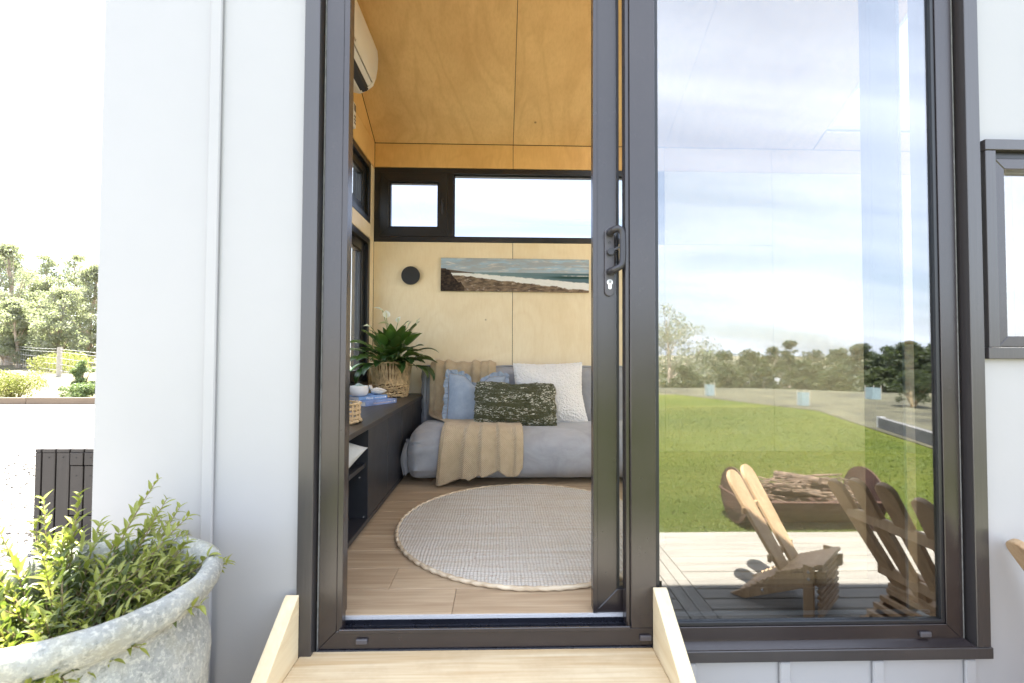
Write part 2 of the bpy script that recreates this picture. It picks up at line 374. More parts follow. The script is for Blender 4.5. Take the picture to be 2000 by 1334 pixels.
M['deck_y'] = m_grain('weathered_deck_breaker', (0.24, 0.22, 0.185), (0.13, 0.118, 0.10), 1, 40, 0.75, 11.0, 0.8, 0.4)
M['chair'] = m_grain('oiled_timber_chair', srgb(188, 160, 124), srgb(146, 114, 82), 2, 30, 0.5, 9.0, 0.8, 0.12, 0.25)
M['rust'] = m_plain('rusty_steel', (0.070, 0.036, 0.026), 0.75, 0.45, 9, 0.5, metal=0.15)
M['stick'] = m_plain('dry_kindling', (0.12, 0.082, 0.055), 0.9, 0.6, 14, 0.4, rand=5.0)
M['guard'] = m_plain('pale_blue_corflute', (0.22, 0.29, 0.31), 0.5, 0.1, 4)
M['sleeper'] = m_grain('treated_pine_sleeper', (0.20, 0.150, 0.105), (0.125, 0.090, 0.062), 0, 20, 0.8, 4.0, 0.8, 0.3)
M['post'] = m_plain('grey_fence_post', (0.34, 0.31, 0.26), 0.85, 0.25, 20, 0.4)
M['wire'] = m_plain('galvanised_wire', (0.42, 0.42, 0.42), 0.5, 0.1, metal=0.4)
M['bark'] = m_plain('pale_gum_bark', (0.36, 0.29, 0.23), 0.85, 0.4, 3.5, 0.5, bscale=14)
def m_foliage(name, c1, c2, c3, tr=0.28):
    a = N(name); v = a.coord()
    n = a.noise(v, 0.9, 4, 0.6); g = a.noise(v, 11, 3, 0.6)
    c = a.mix(a.ramp(n, [(0.35, 0), (0.65, 1)]), c1, c2)
    c = a.mix(a.ramp(g, [(0.5, 0), (0.75, 1)]), c, c3)
    tl = a.n('BsdfTranslucent'); a.l(a.mix(0.5, c, (0.3, 0.4, 0.08)), tl.inputs[0])
    a.set(c, 0.55, 0.0, 0.35)
    mx = a.n('MixShader'); mx.inputs[0].default_value = tr
    a.l(a.b.outputs[0], mx.inputs[1]); a.l(tl.outputs[0], mx.inputs[2]); a.l(mx.outputs[0], a.o.inputs[0])
    return a.m
M['gum'] = m_foliage('gum_foliage', (0.235, 0.235, 0.19), (0.28, 0.275, 0.225), (0.33, 0.32, 0.27), 0.5)  # leaf colour paled in place of haze and glare
M['olive'] = m_foliage('olive_foliage', (0.034, 0.044, 0.020), (0.056, 0.066, 0.030), (0.075, 0.082, 0.042))
M['darkfol'] = m_foliage('dark_foliage', (0.018, 0.027, 0.013), (0.032, 0.042, 0.021), (0.050, 0.056, 0.034))
M['yellowfol'] = m_foliage('golden_foliage', (0.17, 0.18, 0.035), (0.24, 0.24, 0.06), (0.26, 0.20, 0.12))
M['greenfol'] = m_foliage('fresh_foliage', (0.085, 0.125, 0.055), (0.12, 0.165, 0.075), (0.17, 0.21, 0.11))
M['roofmetal'] = m_plain('dark_roof_sheet', (0.06, 0.06, 0.065), 0.4, 0.05)
M['shedroof'] = m_plain('pale_shed_roof', (0.16, 0.165, 0.175), 0.5, 0.1, 4)
M['shedwall'] = m_plain('grey_shed_wall', (0.22, 0.22, 0.23), 0.7, 0.1, 4)
M['table_top'] = m_grain('oak_table_top', srgb(176, 130, 84), srgb(132, 92, 56), 0, 30, 0.45, 3.0, 0.8, 0.06)
M['paper'] = m_grain('book_pages', (0.72, 0.70, 0.66), (0.55, 0.53, 0.50), 1, 200, 0.9, 2.0, 0.5, 0.1, fine=400)
M['book_blue'] = m_plain('blue_book_cover', srgb(112, 150, 200), 0.35, 0.12, 14)
M['book_sky'] = m_plain('pale_blue_book_cover', srgb(128, 148, 196), 0.35, 0.30, 16)
M['ink_white'] = m_plain('white_ink', (0.82, 0.84, 0.88), 0.5, 0.02)
M['ink_peach'] = m_plain('peach_ink', (0.72, 0.55, 0.48), 0.5, 0.02)
M['bottle'] = m_glass('clear_bottle_glass', 0.10, (0.90, 0.93, 0.88))

# ------------------------------------------------------------------ helpers: meshes and things
def link(o): COL.objects.link(o); return o
def wloc(p):
    v = Vector((0, 0, 0))
    while p is not None: v += p.location; p = p.parent
    return v
class MB:
    def __init__(s): s.v = []; s.f = []
    def add(s, vs, fs):
        k = len(s.v); s.v += [tuple(map(float, p)) for p in vs]; s.f += [tuple(i+k for i in f) for f in fs]; return s
    def hexa(s, p): return s.add(p, [(0, 3, 2, 1), (4, 5, 6, 7), (0, 1, 5, 4), (1, 2, 6, 5), (2, 3, 7, 6), (3, 0, 4, 7)])
    def box(s, x0, x1, y0, y1, z0, z1):
        return s.hexa([(x0, y0, z0), (x1, y0, z0), (x1, y1, z0), (x0, y1, z0), (x0, y0, z1), (x1, y0, z1), (x1, y1, z1), (x0, y1, z1)])
    def beam(s, a, b, w, h, up=(0, 0, 1)):
        a = Vector(a); b = Vector(b); d = (b-a).normalized(); sd = d.cross(Vector(up))
        if sd.length < 1e-4: sd = d.cross(Vector((1, 0, 0)))
        sd.normalize(); uu = sd.cross(d)
        q = [(-1, -1), (1, -1), (1, 1), (-1, 1)]
        return s.hexa([a+sd*(w/2*i)+uu*(h/2*j) for i, j in q] + [b+sd*(w/2*i)+uu*(h/2*j) for i, j in q])
    def prism(s, poly, fn, a, b):
        n = len(poly); vs = [fn(p[0], p[1], a) for p in poly]+[fn(p[0], p[1], b) for p in poly]
        return s.add(vs, [tuple(range(n))[::-1], tuple(range(n, 2*n))]+[(i, (i+1) % n, n+(i+1) % n, n+i) for i in range(n)])
    def tube(s, pts, r, n=8, cap=True, closed=False):
        pts = [Vector(p) for p in pts]; L = len(pts); rs = r if hasattr(r, '__len__') else [r]*L
        vs = []; prev = None
        for i, p in enumerate(pts):
            if closed: d = pts[(i+1) % L]-pts[i-1]
            else: d = pts[min(i+1, L-1)]-pts[max(i-1, 0)]
            d.normalize()
            if prev is None:
                t = Vector((0, 0, 1)) if abs(d.z) < 0.9 else Vector((1, 0, 0)); a = d.cross(t).normalized()
            else:
                a = prev-d*prev.dot(d)
                a = a.normalized() if a.length > 1e-6 else d.cross(Vector((1, 0, 0))).normalized()
            b = d.cross(a); prev = a
            for k in range(n):
                th = 2*math.pi*k/n; vs.append(p+(a*math.cos(th)+b*math.sin(th))*rs[i])
        fs = []
        for i in range(L if closed else L-1):
            j = (i+1) % L
            for k in range(n): fs.append((i*n+k, i*n+(k+1) % n, j*n+(k+1) % n, j*n+k))
        if cap and not closed: fs += [tuple(range(n))[::-1], tuple(range((L-1)*n, L*n))]
        return s.add(vs, fs)
    def lathe(s, prof, n=48, c=(0, 0, 0), cap=(False, False)):
        vs = []; fs = []; L = len(prof)
        for r, z in prof:
            for k in range(n):
                t = 2*math.pi*k/n; vs.append((c[0]+r*math.cos(t), c[1]+r*math.sin(t), c[2]+z))
        for i in range(L-1):
            for k in range(n): fs.append((i*n+k, i*n+(k+1) % n, (i+1)*n+(k+1) % n, (i+1)*n+k))
        if cap[0]: fs.append(tuple(range(n))[::-1])
        if cap[1]: fs.append(tuple(range((L-1)*n, L*n)))
        return s.add(vs, fs)
    def grid(s, P, closed_u=False):
        nu, nv = P.shape[:2]; vs = P.reshape(-1, 3); fs = []
        for i in range(nu if closed_u else nu-1):
            j = (i+1) % nu
            for k in range(nv-1): fs.append((i*nv+k, j*nv+k, j*nv+k+1, i*nv+k+1))
        return s.add(vs, fs)
    def build(s, name, mat, parent=None, smooth=None, bevel=0.0, kind=None, seg=1, merge=False):
        o = wloc(parent) if parent is not None else Vector((0, 0, 0))
        me = bpy.data.meshes.new(name)
        me.from_pydata([(p[0]-o.x, p[1]-o.y, p[2]-o.z) for p in s.v], [], s.f)
        if bevel or merge or smooth is not None:
            bm = bmesh.new(); bm.from_mesh(me)
            if merge: bmesh.ops.remove_doubles(bm, verts=bm.verts, dist=1e-5)
            bmesh.ops.recalc_face_normals(bm, faces=bm.faces)
            if bevel:
                es = [e for e in bm.edges if len(e.link_faces) == 2 and e.calc_face_angle(0) > 0.5]
                bmesh.ops.bevel(bm, geom=es, offset=bevel, segments=seg, affect='EDGES', profile=0.5, clamp_overlap=True)
            bm.to_mesh(me); bm.free()
        if smooth is not None:
            me.polygons.foreach_set('use_smooth', [True]*len(me.polygons))
            try: me.set_sharp_from_angle(angle=R(smooth))
            except Exception: pass
        me.materials.append(mat); me.update()
        ob = link(bpy.data.objects.new(name, me))
        if parent is not None: ob.parent = parent
        if kind: ob['kind'] = kind
        return ob
def tag(o, label, cat, group=None):
    o['label'] = label; o['category'] = cat
    if group: o['group'] = group
    return o
def thing(name, loc, label, cat, group=None):
    o = link(bpy.data.objects.new(name, None)); o.location = loc; o.empty_display_size = 0.1
    return tag(o, label, cat, group)
def sub(name, parent):
    o = link(bpy.data.objects.new(name, None)); o.parent = parent; o.empty_display_size = 0.05; return o
def copy_tree(o, parent=None):
    c = o.copy(); COL.objects.link(c)
    if parent is not None: c.parent = parent
    for ch in list(o.children): copy_tree(ch, c)
    return c
def struct(o): o['kind'] = 'structure'; return o
def vnoise(P, seed=0):
    """value noise on an (...,3) array"""
    P = np.asarray(P, float); i = np.floor(P).astype(np.int64); f = P-i; f = f*f*(3-2*f)
    def h(a): 
        x = (a[..., 0]*374761393+a[..., 1]*668265263+a[..., 2]*2147483647+seed*1274126177) & 0x7fffffff
        x = ((x ^ (x >> 13))*1274126177) & 0x7fffffff
        return ((x ^ (x >> 16)) & 0xffff)/65535.0
    r = 0
    for dx in (0, 1):
        for dy in (0, 1):
            for dz in (0, 1):
                w = (f[..., 0] if dx else 1-f[..., 0])*(f[..., 1] if dy else 1-f[..., 1])*(f[..., 2] if dz else 1-f[..., 2])
                r = r+w*h(i+np.array([dx, dy, dz]))
    return r*2-1
def text_mesh(txt, size, mat, name, parent, origin, xdir, ydir, extrude=0.0004, align='LEFT'):
    cu = bpy.data.curves.new('t', 'FONT'); cu.body = txt; cu.size = size; cu.extrude = extrude; cu.align_x = align; cu.resolution_u = 2
    to = link(bpy.data.objects.new('t', cu)); bpy.context.view_layer.update()
    me = bpy.data.meshes.new_from_object(to.evaluated_get(bpy.context.evaluated_depsgraph_get()))
    bpy.data.objects.remove(to); bpy.data.curves.remove(cu)
    xd = Vector(xdir).normalized(); yd = Vector(ydir).normalized(); zd = xd.cross(yd)
    mm = Matrix((xd, yd, zd)).transposed().to_4x4(); mm.translation = Vector(origin)-(wloc(parent) if parent else Vector())
    me.transform(mm); me.materials.clear(); me.materials.append(mat); me.name = name
    o = link(bpy.data.objects.new(name, me)); o.parent = parent; return o
XZ = lambda u, v, w: (u, w, v)      # a plane facing -Y:  u = X, v = Z, w = Y
YZ = lambda u, v, w: (w, u, v)      # a plane facing +X:  u = Y, v = Z, w = X
def ring_members(fn, u0, u1, v0, v1, wd, w0, w1):
    a = [(u0, v0), (u1, v0), (u1, v1), (u0, v1)]; b = [(u0+wd, v0+wd), (u1-wd, v0+wd), (u1-wd, v1-wd), (u0+wd, v1-wd)]
    res = []
    for i in range(4):
        j = (i+1) % 4; res.append(MB().prism([a[i], a[j], b[j], b[i]], fn, w0, w1))
    return res
def ring(fn, u0, u1, v0, v1, wd, w0, w1):
    m = MB()
    for q in ring_members(fn, u0, u1, v0, v1, wd, w0, w1): m.add(q.v, q.f)
    return m
def wall_cells(m, fn, u0, u1, v0, v1, holes, w0, w1):
    us = sorted({u0, u1, *[h[0] for h in holes], *[h[1] for h in holes]}); vs_ = sorted({v0, v1, *[h[2] for h in holes], *[h[3] for h in holes]})
    us = [u for u in us if u0 <= u <= u1]; vs_ = [v for v in vs_ if v0 <= v <= v1]
    for a, b in zip(us, us[1:]):
        for c, d in zip(vs_, vs_[1:]):
            x, y = (a+b)/2, (c+d)/2
            if any(h[0] < x < h[1] and h[2] < y < h[3] for h in holes): continue
            m.prism([(a, c), (b, c), (b, d), (a, d)], fn, w0, w1)
    return m

# ------------------------------------------------------------------ ground
def smooth(a, b, x):
    t = np.clip((x-a)/(b-a), 0, 1); return t*t*(3-2*t)
def hz(x, y):
    x = np.asarray(x, float); y = np.asarray(y, float)
    back = smooth(10.6, 34, y)*0.95
    front = -3.6*smooth(12.5, 34, -y)
    return -0.5+back+front+0.04*np.sin(x*0.31)*smooth(10.6, 16, np.abs(y))
def ax(n, near, far):
    t = np.linspace(-1, 1, n); return np.sign(t)*(near*np.abs(t)+(far-near)*np.abs(t)**5)
gx, gy = np.meshgrid(ax(150, 60, 900), ax(170, 60, 900), indexing='ij')
struct(MB().grid(np.dstack([gx, gy, hz(gx, gy)])).build('ground', M['ground'], smooth=60))
def sheet(name, poly, z, mat):
    return struct(MB().add([(x, y, z) for x, y in poly], [tuple(range(len(poly)))]).build(name, mat))
sheet('gravel_yard', [(-45, -30), (-1.9, -30), (-1.9, -1.7), (-1.0, -1.7), (-1.0, 2.6), (6, 2.6), (6, 9.9), (-45, 9.9)], -0.494, M['gravel'])
sheet('lawn', [(-1.88, -1.70), (4.9, -1.70), (5.8, -4.6), (7.0, -8.5), (5.1, -13.2), (-1.88, -13.2)], -0.490, M['lawn'])
sheet('garden_bed', [(4.92, -1.70), (5.82, -4.6), (7.02, -8.5), (5.12, -13.2), (-1.88, -13.22), (-1.88, -15), (9, -15), (16, -11.8), (16, -1.70)], -0.486, M['dirt'])
# mown grass blades on the nearer lawn, and loose stones on the gravel
def scatter_blades():
    n = 42000
    x = rng.uniform(0.2, 6.6, n); y = -1.72-rng.power(0.62, n)*7.5
    keep = x < np.where(y > -4.6, 4.9+(-1.7-y)*0.31, 5.8+(-4.6-y)*0.3)-0.1
    x, y = x[keep], y[keep]; n = len(x)
    h = rng.uniform(0.010, 0.024, n); a = rng.uniform(0, 2*np.pi, n); w = rng.uniform(0.002, 0.004, n)*(1+(-y)*0.25)
    lx = rng.normal(0, 0.014, n); ly = rng.normal(0, 0.014, n); z = np.full(n, -0.49)
    V = np.stack([np.c_[x-w*np.cos(a), y-w*np.sin(a), z], np.c_[x+w*np.cos(a), y+w*np.sin(a), z], np.c_[x+lx, y+ly, z+h]], 1).reshape(-1, 3)
    me = bpy.data.meshes.new('grass'); me.from_pydata(V.tolist(), [], np.arange(3*n).reshape(-1, 3).tolist()); me.materials.append(M['blade'])
    o = link(bpy.data.objects.new('grass', me)); o['kind'] = 'stuff'; tag(o, 'short mown green grass growing on the lawn beyond the deck', 'grass')
scatter_blades()
def scatter_stones():
    m = MB(); n = 2600
    for i in range(n):
        d = 1.6+6.5*random.random()**1.4; t = R(random.uniform(22, 52)); x = -d*math.sin(R(43)+ (t-R(37))*0.9); y = -1.0+d*math.cos(R(43)+(t-R(37))*0.9)
        if x > -1.3 or (-3.15 < x < -1.2 and 1.7 < y < 3.0) or y > 9.6: continue
        s = random.uniform(0.006, 0.016)*(1+0.08*d); q = [Vector((random.uniform(.6, 1)*s*a, random.uniform(.6, 1)*s*b, random.uniform(.5, .9)*s*c)) for a, b, c in ((1, 0, 0), (0, 1, 0), (-1, 0, 0), (0, -1, 0), (0, 0, 1))]
        m.add([(x+p.x, y+p.y, -0.494+p.z) for p in q], [(0, 1, 4), (1, 2, 4), (2, 3, 4), (3, 0, 4)])
    o = m.build('loose_stones', m_plain('loose_gravel_stone', (0.040, 0.036, 0.032), 0.9, 0.7, 8), kind='stuff')
    tag(o, 'loose pale stones scattered over the gravel yard', 'gravel')
scatter_stones()

# ------------------------------------------------------------------ the tiny house
HOUSE = thing('tiny_house', (0, 0, -0.42), 'white clad tiny house with dark framed glass sliding door and ply lined room', 'house')
X0, X1 = -1.14, 4.6
# outside walls
fw = MB()
OPEN = [(-0.525, 1.39, -0.075, 2.07), (1.462, 2.36, 0.80, 1.395), (2.62, 4.30, 0.10, 2.06)]
wall_cells(fw, XZ, X0, X1, -0.415, 2.56, OPEN, 0.016, 0.118)
ow = fw.build('outer_wall', M['white_clad'], HOUSE)
for k in range(0, 20):
    x = -0.819+0.2735*k
    if not (X0+0.02 < x < X1-0.02): continue
    for za, zb in (((-0.395, 2.5),) if (x < -0.58 or 2.4 < x < 2.56 or x > 4.36) else ((-0.395, 0.03), (2.13, 2.5)) if x > 2.4 else (((-0.395, -0.105), (2.11, 2.5)) if x < 1.41 else ((-0.395, 0.765), (1.425, 2.5)))):
        if x < 1.41 and x > 1.36: za_ = za
        MB().box(x-0.016, x+0.016, 0.005, 0.0155, za, zb).build('cladding_batten', M['white_clad'], ow, bevel=0.003)
LW = [(0.55, 2.206, 0.525, 1.648), (0.55, 2.206, 1.768, 2.234)]
lw_ = MB()
wall_cells(lw_, YZ, 0.1185, 2.30, -0.40, 2.44, LW, X0, X0+0.115)
lw_.prism([(0.1185, 2.4405), (2.30, 2.4405), (2.30, 2.62), (1.21, 3.22), (0.1185, 2.62)], YZ, X0, X0+0.115)
lw_.build('outer_wall', M['white_clad'], HOUSE)
bwm = MB()
STRIP = [(-0.998, 1.31, 1.656, 2.248)]
wall_cells(bwm, XZ, X0, X1, -0.415, 2.60, STRIP, 2.33, 2.44)
bwm.build('outer_wall', M['white_clad'], HOUSE)
rw = wall_cells(MB(), YZ, 0.1185, 2.328, -0.40, 2.52, [(0.42, 2.02, 0.06, 2.10)], X1-0.1, X1); rw.prism([(0.12, 2.5205), (2.328, 2.5205), (2.328, 2.61), (1.21, 3.22), (0.12, 2.62)], YZ, X1-0.1, X1)
rw.build('outer_wall', M['white_clad'], HOUSE)
# roof: two metal slopes, back eave deepened to block sun, corner hood added likewise
rf = MB()
def slope(m, ya, za, yb, zb, t, xa=X0-0.12, xb=X1+0.1):
    m.hexa([(xa, ya, za), (xb, ya, za), (xb, yb, zb), (xa, yb, zb), (xa, ya, za+t), (xb, ya, za+t), (xb, yb, zb+t), (xa, yb, zb+t)])
def back_z(y, z0, y0=1.21, g=0.5455): return z0-g*(y-y0)
SKX0, SKX1, SKY0, SKY1 = 2.55, 4.32, 1.36, 2.16         # roof window added out of view to light the room
FKX0, FKX1, FKY0, FKY1 = 0.95, 4.32, 0.20, 1.10         # unseen front slope opening, added to bring in more light
def front_z(y, z0, g=0.5455): return z0-g*(1.21-y)
for xa, xb, ya, yb in ((X0-0.12, FKX0, -0.03, 1.2095), (FKX1, X1+0.1, -0.03, 1.2095), (FKX0+0.0005, FKX1-0.0005, -0.03, FKY0), (FKX0+0.0005, FKX1-0.0005, FKY1, 1.2095)):
    slope(rf, ya, front_z(ya, 3.23), yb, front_z(yb, 3.23), 0.07, xa, xb)
for xa, xb, ya, yb in ((X0-0.12, SKX0, 1.2105, 2.78), (SKX1, X1+0.1, 1.2105, 2.78), (SKX0+0.0005, SKX1-0.0005, 1.2105, SKY0), (SKX0+0.0005, SKX1-0.0005, SKY1, 2.78)):
    slope(rf, ya, back_z(ya, 3.23), yb, back_z(yb, 3.23), 0.07, xa, xb)
rf.build('roof', M['roofmetal'], HOUSE)
RWN = sub('added_roof_window', HOUSE); q = MB(); slope(q, SKY0+0.03, back_z(SKY0+0.03, 3.262), SKY1-0.03, back_z(SKY1-0.03, 3.262), 0.003, SKX0+0.03, SKX1-0.03); q.build('pane', M['glass'], RWN)
RW2 = sub('added_roof_window', HOUSE); q = MB(); slope(q, FKY0+0.03, front_z(FKY0+0.03, 3.262), FKY1-0.03, front_z(FKY1-0.03, 3.262), 0.003, FKX0+0.03, FKX1-0.03); q.build('pane', M['glass'], RW2)
q = MB()
for xa, xb, ya, yb in ((FKX0+0.001, FKX0+0.028, FKY0+0.001, FKY1-0.001), (FKX1-0.028, FKX1-0.001, FKY0+0.001, FKY1-0.001), (FKX0+0.0285, FKX1-0.0285, FKY0+0.001, FKY0+0.029), (FKX0+0.0285, FKX1-0.0285, FKY1-0.029, FKY1-0.001)):
    slope(q, ya, front_z(ya, 3.062), yb, front_z(yb, 3.062), 0.25, xa, xb)
q.build('frame', M['white_plastic'], RW2)
q = MB()
for xa, xb, ya, yb in ((SKX0+0.001, SKX0+0.028, SKY0+0.001, SKY1-0.001), (SKX1-0.028, SKX1-0.001, SKY0+0.001, SKY1-0.001), (SKX0+0.0285, SKX1-0.0285, SKY0+0.001, SKY0+0.029), (SKX0+0.0285, SKX1-0.0285, SKY1-0.029, SKY1-0.001)):
    slope(q, ya, back_z(ya, 3.062), yb, back_z(yb, 3.062), 0.25, xa, xb)
q.build('frame', M['white_plastic'], RWN)
# floor, underlay and planks
fl = MB().box(-1.02, 4.48, 0.125, 2.325, -0.12, -0.012).build('floor', M['shadow_gap'], HOUSE)
pw = 0.1472; row = 0; y = 0.084
while y < 2.31:
    y1 = min(y+pw-0.0012, 2.312); xx = -1.01-random.choice((0.0, 0.35, 0.62, 0.9))
    if row == 1: xx = -0.362-1.22
    while xx < 4.46:
        a, b = max(xx, -1.01), min(xx+1.22-0.0012, 4.47)
        if b-a > 0.05: MB().box(a, b, y, y1, -0.0115, 0.0).build('floor_plank', M['floor'], fl, bevel=0.0012)
        xx += 1.22
    y += pw; row += 1
# inner wall: black backing with ply panels standing proud of it
iw = MB()
wall_cells(iw, XZ, -1.012, 4.47, 0.0, 2.46, STRIP, 2.312, 2.326)
LWI = [(0.62, 2.206, 0.525, 1.648), (0.62, 2.206, 1.768, 2.234)]
wall_cells(iw, YZ, 0.125, 2.311, 0.0, 2.44, LWI, -1.024, -1.013)
iw.prism([(0.125, 2.441), (2.311, 2.441), (1.21, 3.05)], YZ, -1.024, -1.013)
wall_cells(iw, XZ, -1.012, 4.47, 0.0, 2.46, [(-0.545, 1.43, -1, 2.09), (1.462, 2.36, 0.80, 1.395), (2.62, 4.30, 0.10, 2.06)], 0.1185, 0.124)
IW = iw.build('inner_wall', M['shadow_gap'], HOUSE)
def panel_xz(x0, x1, z0, z1, y0, y1, mat): return MB().box(x0, x1, y0, y1, z0, z1).build('wall_panel', mat, IW, bevel=0.0012)
def panel_yz(y0, y1, z0, z1, mat): return MB().box(-1.0125, -1.0, y0, y1, z0, z1).build('wall_panel', mat, IW, bevel=0.0012)
for a, b in ((-0.998, 0.096), (0.100, 1.316), (1.320, 2.196)):
    panel_xz(a, b, 0.002, 1.654, 2.30, 2.3115, M['ply_wall'])
    panel_xz(a, b, 2.251, 2.440, 2.30, 2.3115, M['ply_band'])
panel_xz(1.320, 2.196, 1.658, 2.247, 2.30, 2.3115, M['ply_wall'])
panel_xz(2.2, 4.2, 0.002, 2.247, 2.30, 2.3115, M['ply_wall']); panel_xz(2.2, 4.2, 2.251, 2.44, 2.30, 2.3115, M['ply_band']); panel_xz(4.204, 4.46, 0.002, 2.44, 2.30, 2.3115, M['ply_wall'])
panel_yz(2.211, 2.298, 0.002, 2.234, M['ply_wall'])                 # corner strip
panel_yz(0.13, 2.207, 1.652, 1.764, M['ply_wall'])                  # between the two corner windows
panel_yz(0.13, 2.298, 2.238, 2.440, M['ply_band'])
panel_yz(0.13, 2.207, 0.002, 0.52, M['ply_wall']); panel_yz(0.13, 0.615, 0.524, 1.648, M['ply_wall']); panel_yz(0.13, 0.615, 1.768, 2.234, M['ply_wall'])
gp = MB().prism([(0.13, 2.444), (2.298, 2.444), (1.21, 3.035)], YZ, -1.0125, -1.0).build('wall_panel', M['ply_band'], IW, bevel=0.001)
for a, b, c, d in ((-0.995, -0.55, 0.002, 2.44), (-0.546, 1.432, 2.094, 2.44), (1.436, 2.358, 0.002, 0.796), (1.436, 2.358, 1.399, 2.44), (2.362, 2.60, 0.002, 2.44), (2.604, 4.316, 2.084, 2.44), (2.604, 4.316, 0.002, 0.08), (4.32, 4.46, 0.002, 2.44)):
    panel_xz(a, b, c, d, 0.1245, 0.136, M['ply_wall'])
wall_cells(MB(), YZ, 0.14, 2.298, 0.002, 2.44, [(0.42, 2.02, 0.06, 2.10)], 4.44, 4.452).build('wall_panel', M['ply_wall'], IW); MB().prism([(0.14, 2.444), (2.298, 2.444), (1.21, 3.035)], YZ, 4.44, 4.452).build('wall_panel', M['ply_band'], IW)
# ceiling panels on two slopes
ce = MB()
for xa, xb, ya, yb in ((-1.02, FKX0, 0.12, 1.2095), (FKX1, 4.47, 0.12, 1.2095), (FKX0+0.0005, FKX1-0.0005, 0.12, FKY0), (FKX0+0.0005, FKX1-0.0005, FKY1, 1.2095)):
    slope(ce, ya, front_z(ya, 3.055), yb, front_z(yb, 3.055), 0.02, xa, xb)
for xa, xb, ya, yb in ((-1.02, SKX0, 1.2105, 2.32), (SKX1, 4.47, 1.2105, 2.32), (SKX0+0.0005, SKX1-0.0005, 1.2105, SKY0), (SKX0+0.0005, SKX1-0.0005, SKY1, 2.32)):
    slope(ce, ya, back_z(ya, 3.055), yb, back_z(yb, 3.055), 0.02, xa, xb)
CE = ce.build('ceiling', M['shadow_gap'], HOUSE)
for a, b in ((-0.996, 0.0965), (0.1005, 1.316), (1.320, 2.536), (2.540, 3.756), (3.760, 4.44)):
    for c, d, ya, yb in ((a, min(b, FKX0-0.002), 0.137, 1.208), (max(a, FKX1+0.002), b, 0.137, 1.208), (max(a, FKX0), min(b, FKX1), 0.137, FKY0-0.002), (max(a, FKX0), min(b, FKX1), FKY1+0.002, 1.208)):
        if d-c < 0.02: continue
        m = MB(); slope(m, ya, front_z(ya, 3.037), yb, front_z(yb, 3.037), 0.011, c, d); m.build('ceiling_panel', M['ply_ceiling'], CE, bevel=0.001)
    for c, d, ya, yb in ((max(a, -9), min(b, SKX0-0.002), 1.212, 2.298), (max(a, SKX1+0.002), b, 1.212, 2.298), (max(a, SKX0), min(b, SKX1), 1.212, SKY0-0.002), (max(a, SKX0), min(b, SKX1), SKY1+0.002, 2.298)):
        if d-c < 0.02: continue
        m = MB(); slope(m, ya, back_z(ya, 3.037), yb, back_z(yb, 3.037), 0.011, c, d); m.build('ceiling_panel', M['ply_ceiling'], CE, bevel=0.001)

# --- sliding door frame
DF = sub('door_frame', HOUSE)
for (a, b, c, d) in ((-0.5645, -0.522, -0.100, 2.115), (1.383, 1.4245, -0.0655, 2.115)):
    MB().box(a, b, 0.0, 0.040, c, d).build('trim_board', M['painted_trim'], DF, bevel=0.0015)
MB().box(0.4845, 1.430, -0.001, 0.040, -0.099, -0.0665).build('trim_board', M['painted_trim'], DF, bevel=0.0015)
MB().box(-0.5205, 1.3815, 0.0, 0.040, 2.073, 2.115).build('trim_board', M['painted_trim'], DF, bevel=0.0015)
FY0, FY1 = 0.025, 0.117
for q in ring_members(XZ, -0.512, 1.368, -0.063, 2.06, 0.0505, FY0, FY1)[1:]:
    q.build('frame_member', M['bronze'], DF, bevel=0.0012)
MB().prism([(-0.512, -0.063), (1.368, -0.063), (1.3175, -0.0135), (-0.4615, -0.0135)], XZ, FY0, 0.034).build('frame_member', M['bronze'], DF, bevel=0.001)
MB().box(-0.452, 0.378, 0.017, 0.0245, -0.0165, -0.0045).build('drip_lip', M['bronze'], DF, bevel=0.0015)
MB().box(-0.505, 1.36, 0.0345, 0.118, -0.06, -0.024).build('sill_track', M['track'], DF, bevel=0.001)
MB().box(-0.505, 1.36, 0.060, 0.063, -0.0235, -0.020).build('sill_track', M['track'], DF)
MB().box(-0.46, 1.34, 0.0764, 0.0828, -0.0235, -0.0105).build('sill_track', M['track'], DF)
MB().box(-0.46, 1.34, 0.0762, 0.0826, -0.0100, -0.0005).build('threshold_strip', M['threshold'], DF)
MB().box(-0.4612, -0.4452, 0.026, 0.056, -0.0235, 2.012).build('jamb_stop', M['bronze'], DF, bevel=0.001)
for a, b in ((-0.5165, -0.5122), (1.3682, 1.3725)):
    MB().box(a, b, 0.026, 0.030, -0.07, 2.07).build('joint_bead', M['caulk'], DF, bevel=0.001)
MB().box(-0.512, 1.368, 0.019, 0.0255, -0.0715, -0.0632).build('joint_bead', M['track'], DF, bevel=0.001)  # black strip standing in for the shadow gap under the frame
m = MB().hexa([(0.485, 0.0015, -0.0660), (1.382, 0.0015, -0.0660), (1.368, 0.0245, -0.066), (0.485, 0.0245, -0.066), (0.485, 0.0015, -0.0640), (1.382, 0.0015, -0.0640), (1.368, 0.0245, -0.0535), (0.485, 0.0245, -0.0535)])
m.build('sloped_sill', M['bronze'], DF)
cap = None
for x in (-0.388, 0.423, 1.249):
    if cap is None:
        cap = MB().box(x-0.0165, x+0.0165, 0.017, 0.0248, -0.0465, -0.0315).build('drain_cap', M['plate'], DF, bevel=0.003, seg=2); x_0 = x
    else:
        c2 = cap.copy(); COL.objects.link(c2); c2.location.x += x-x_0
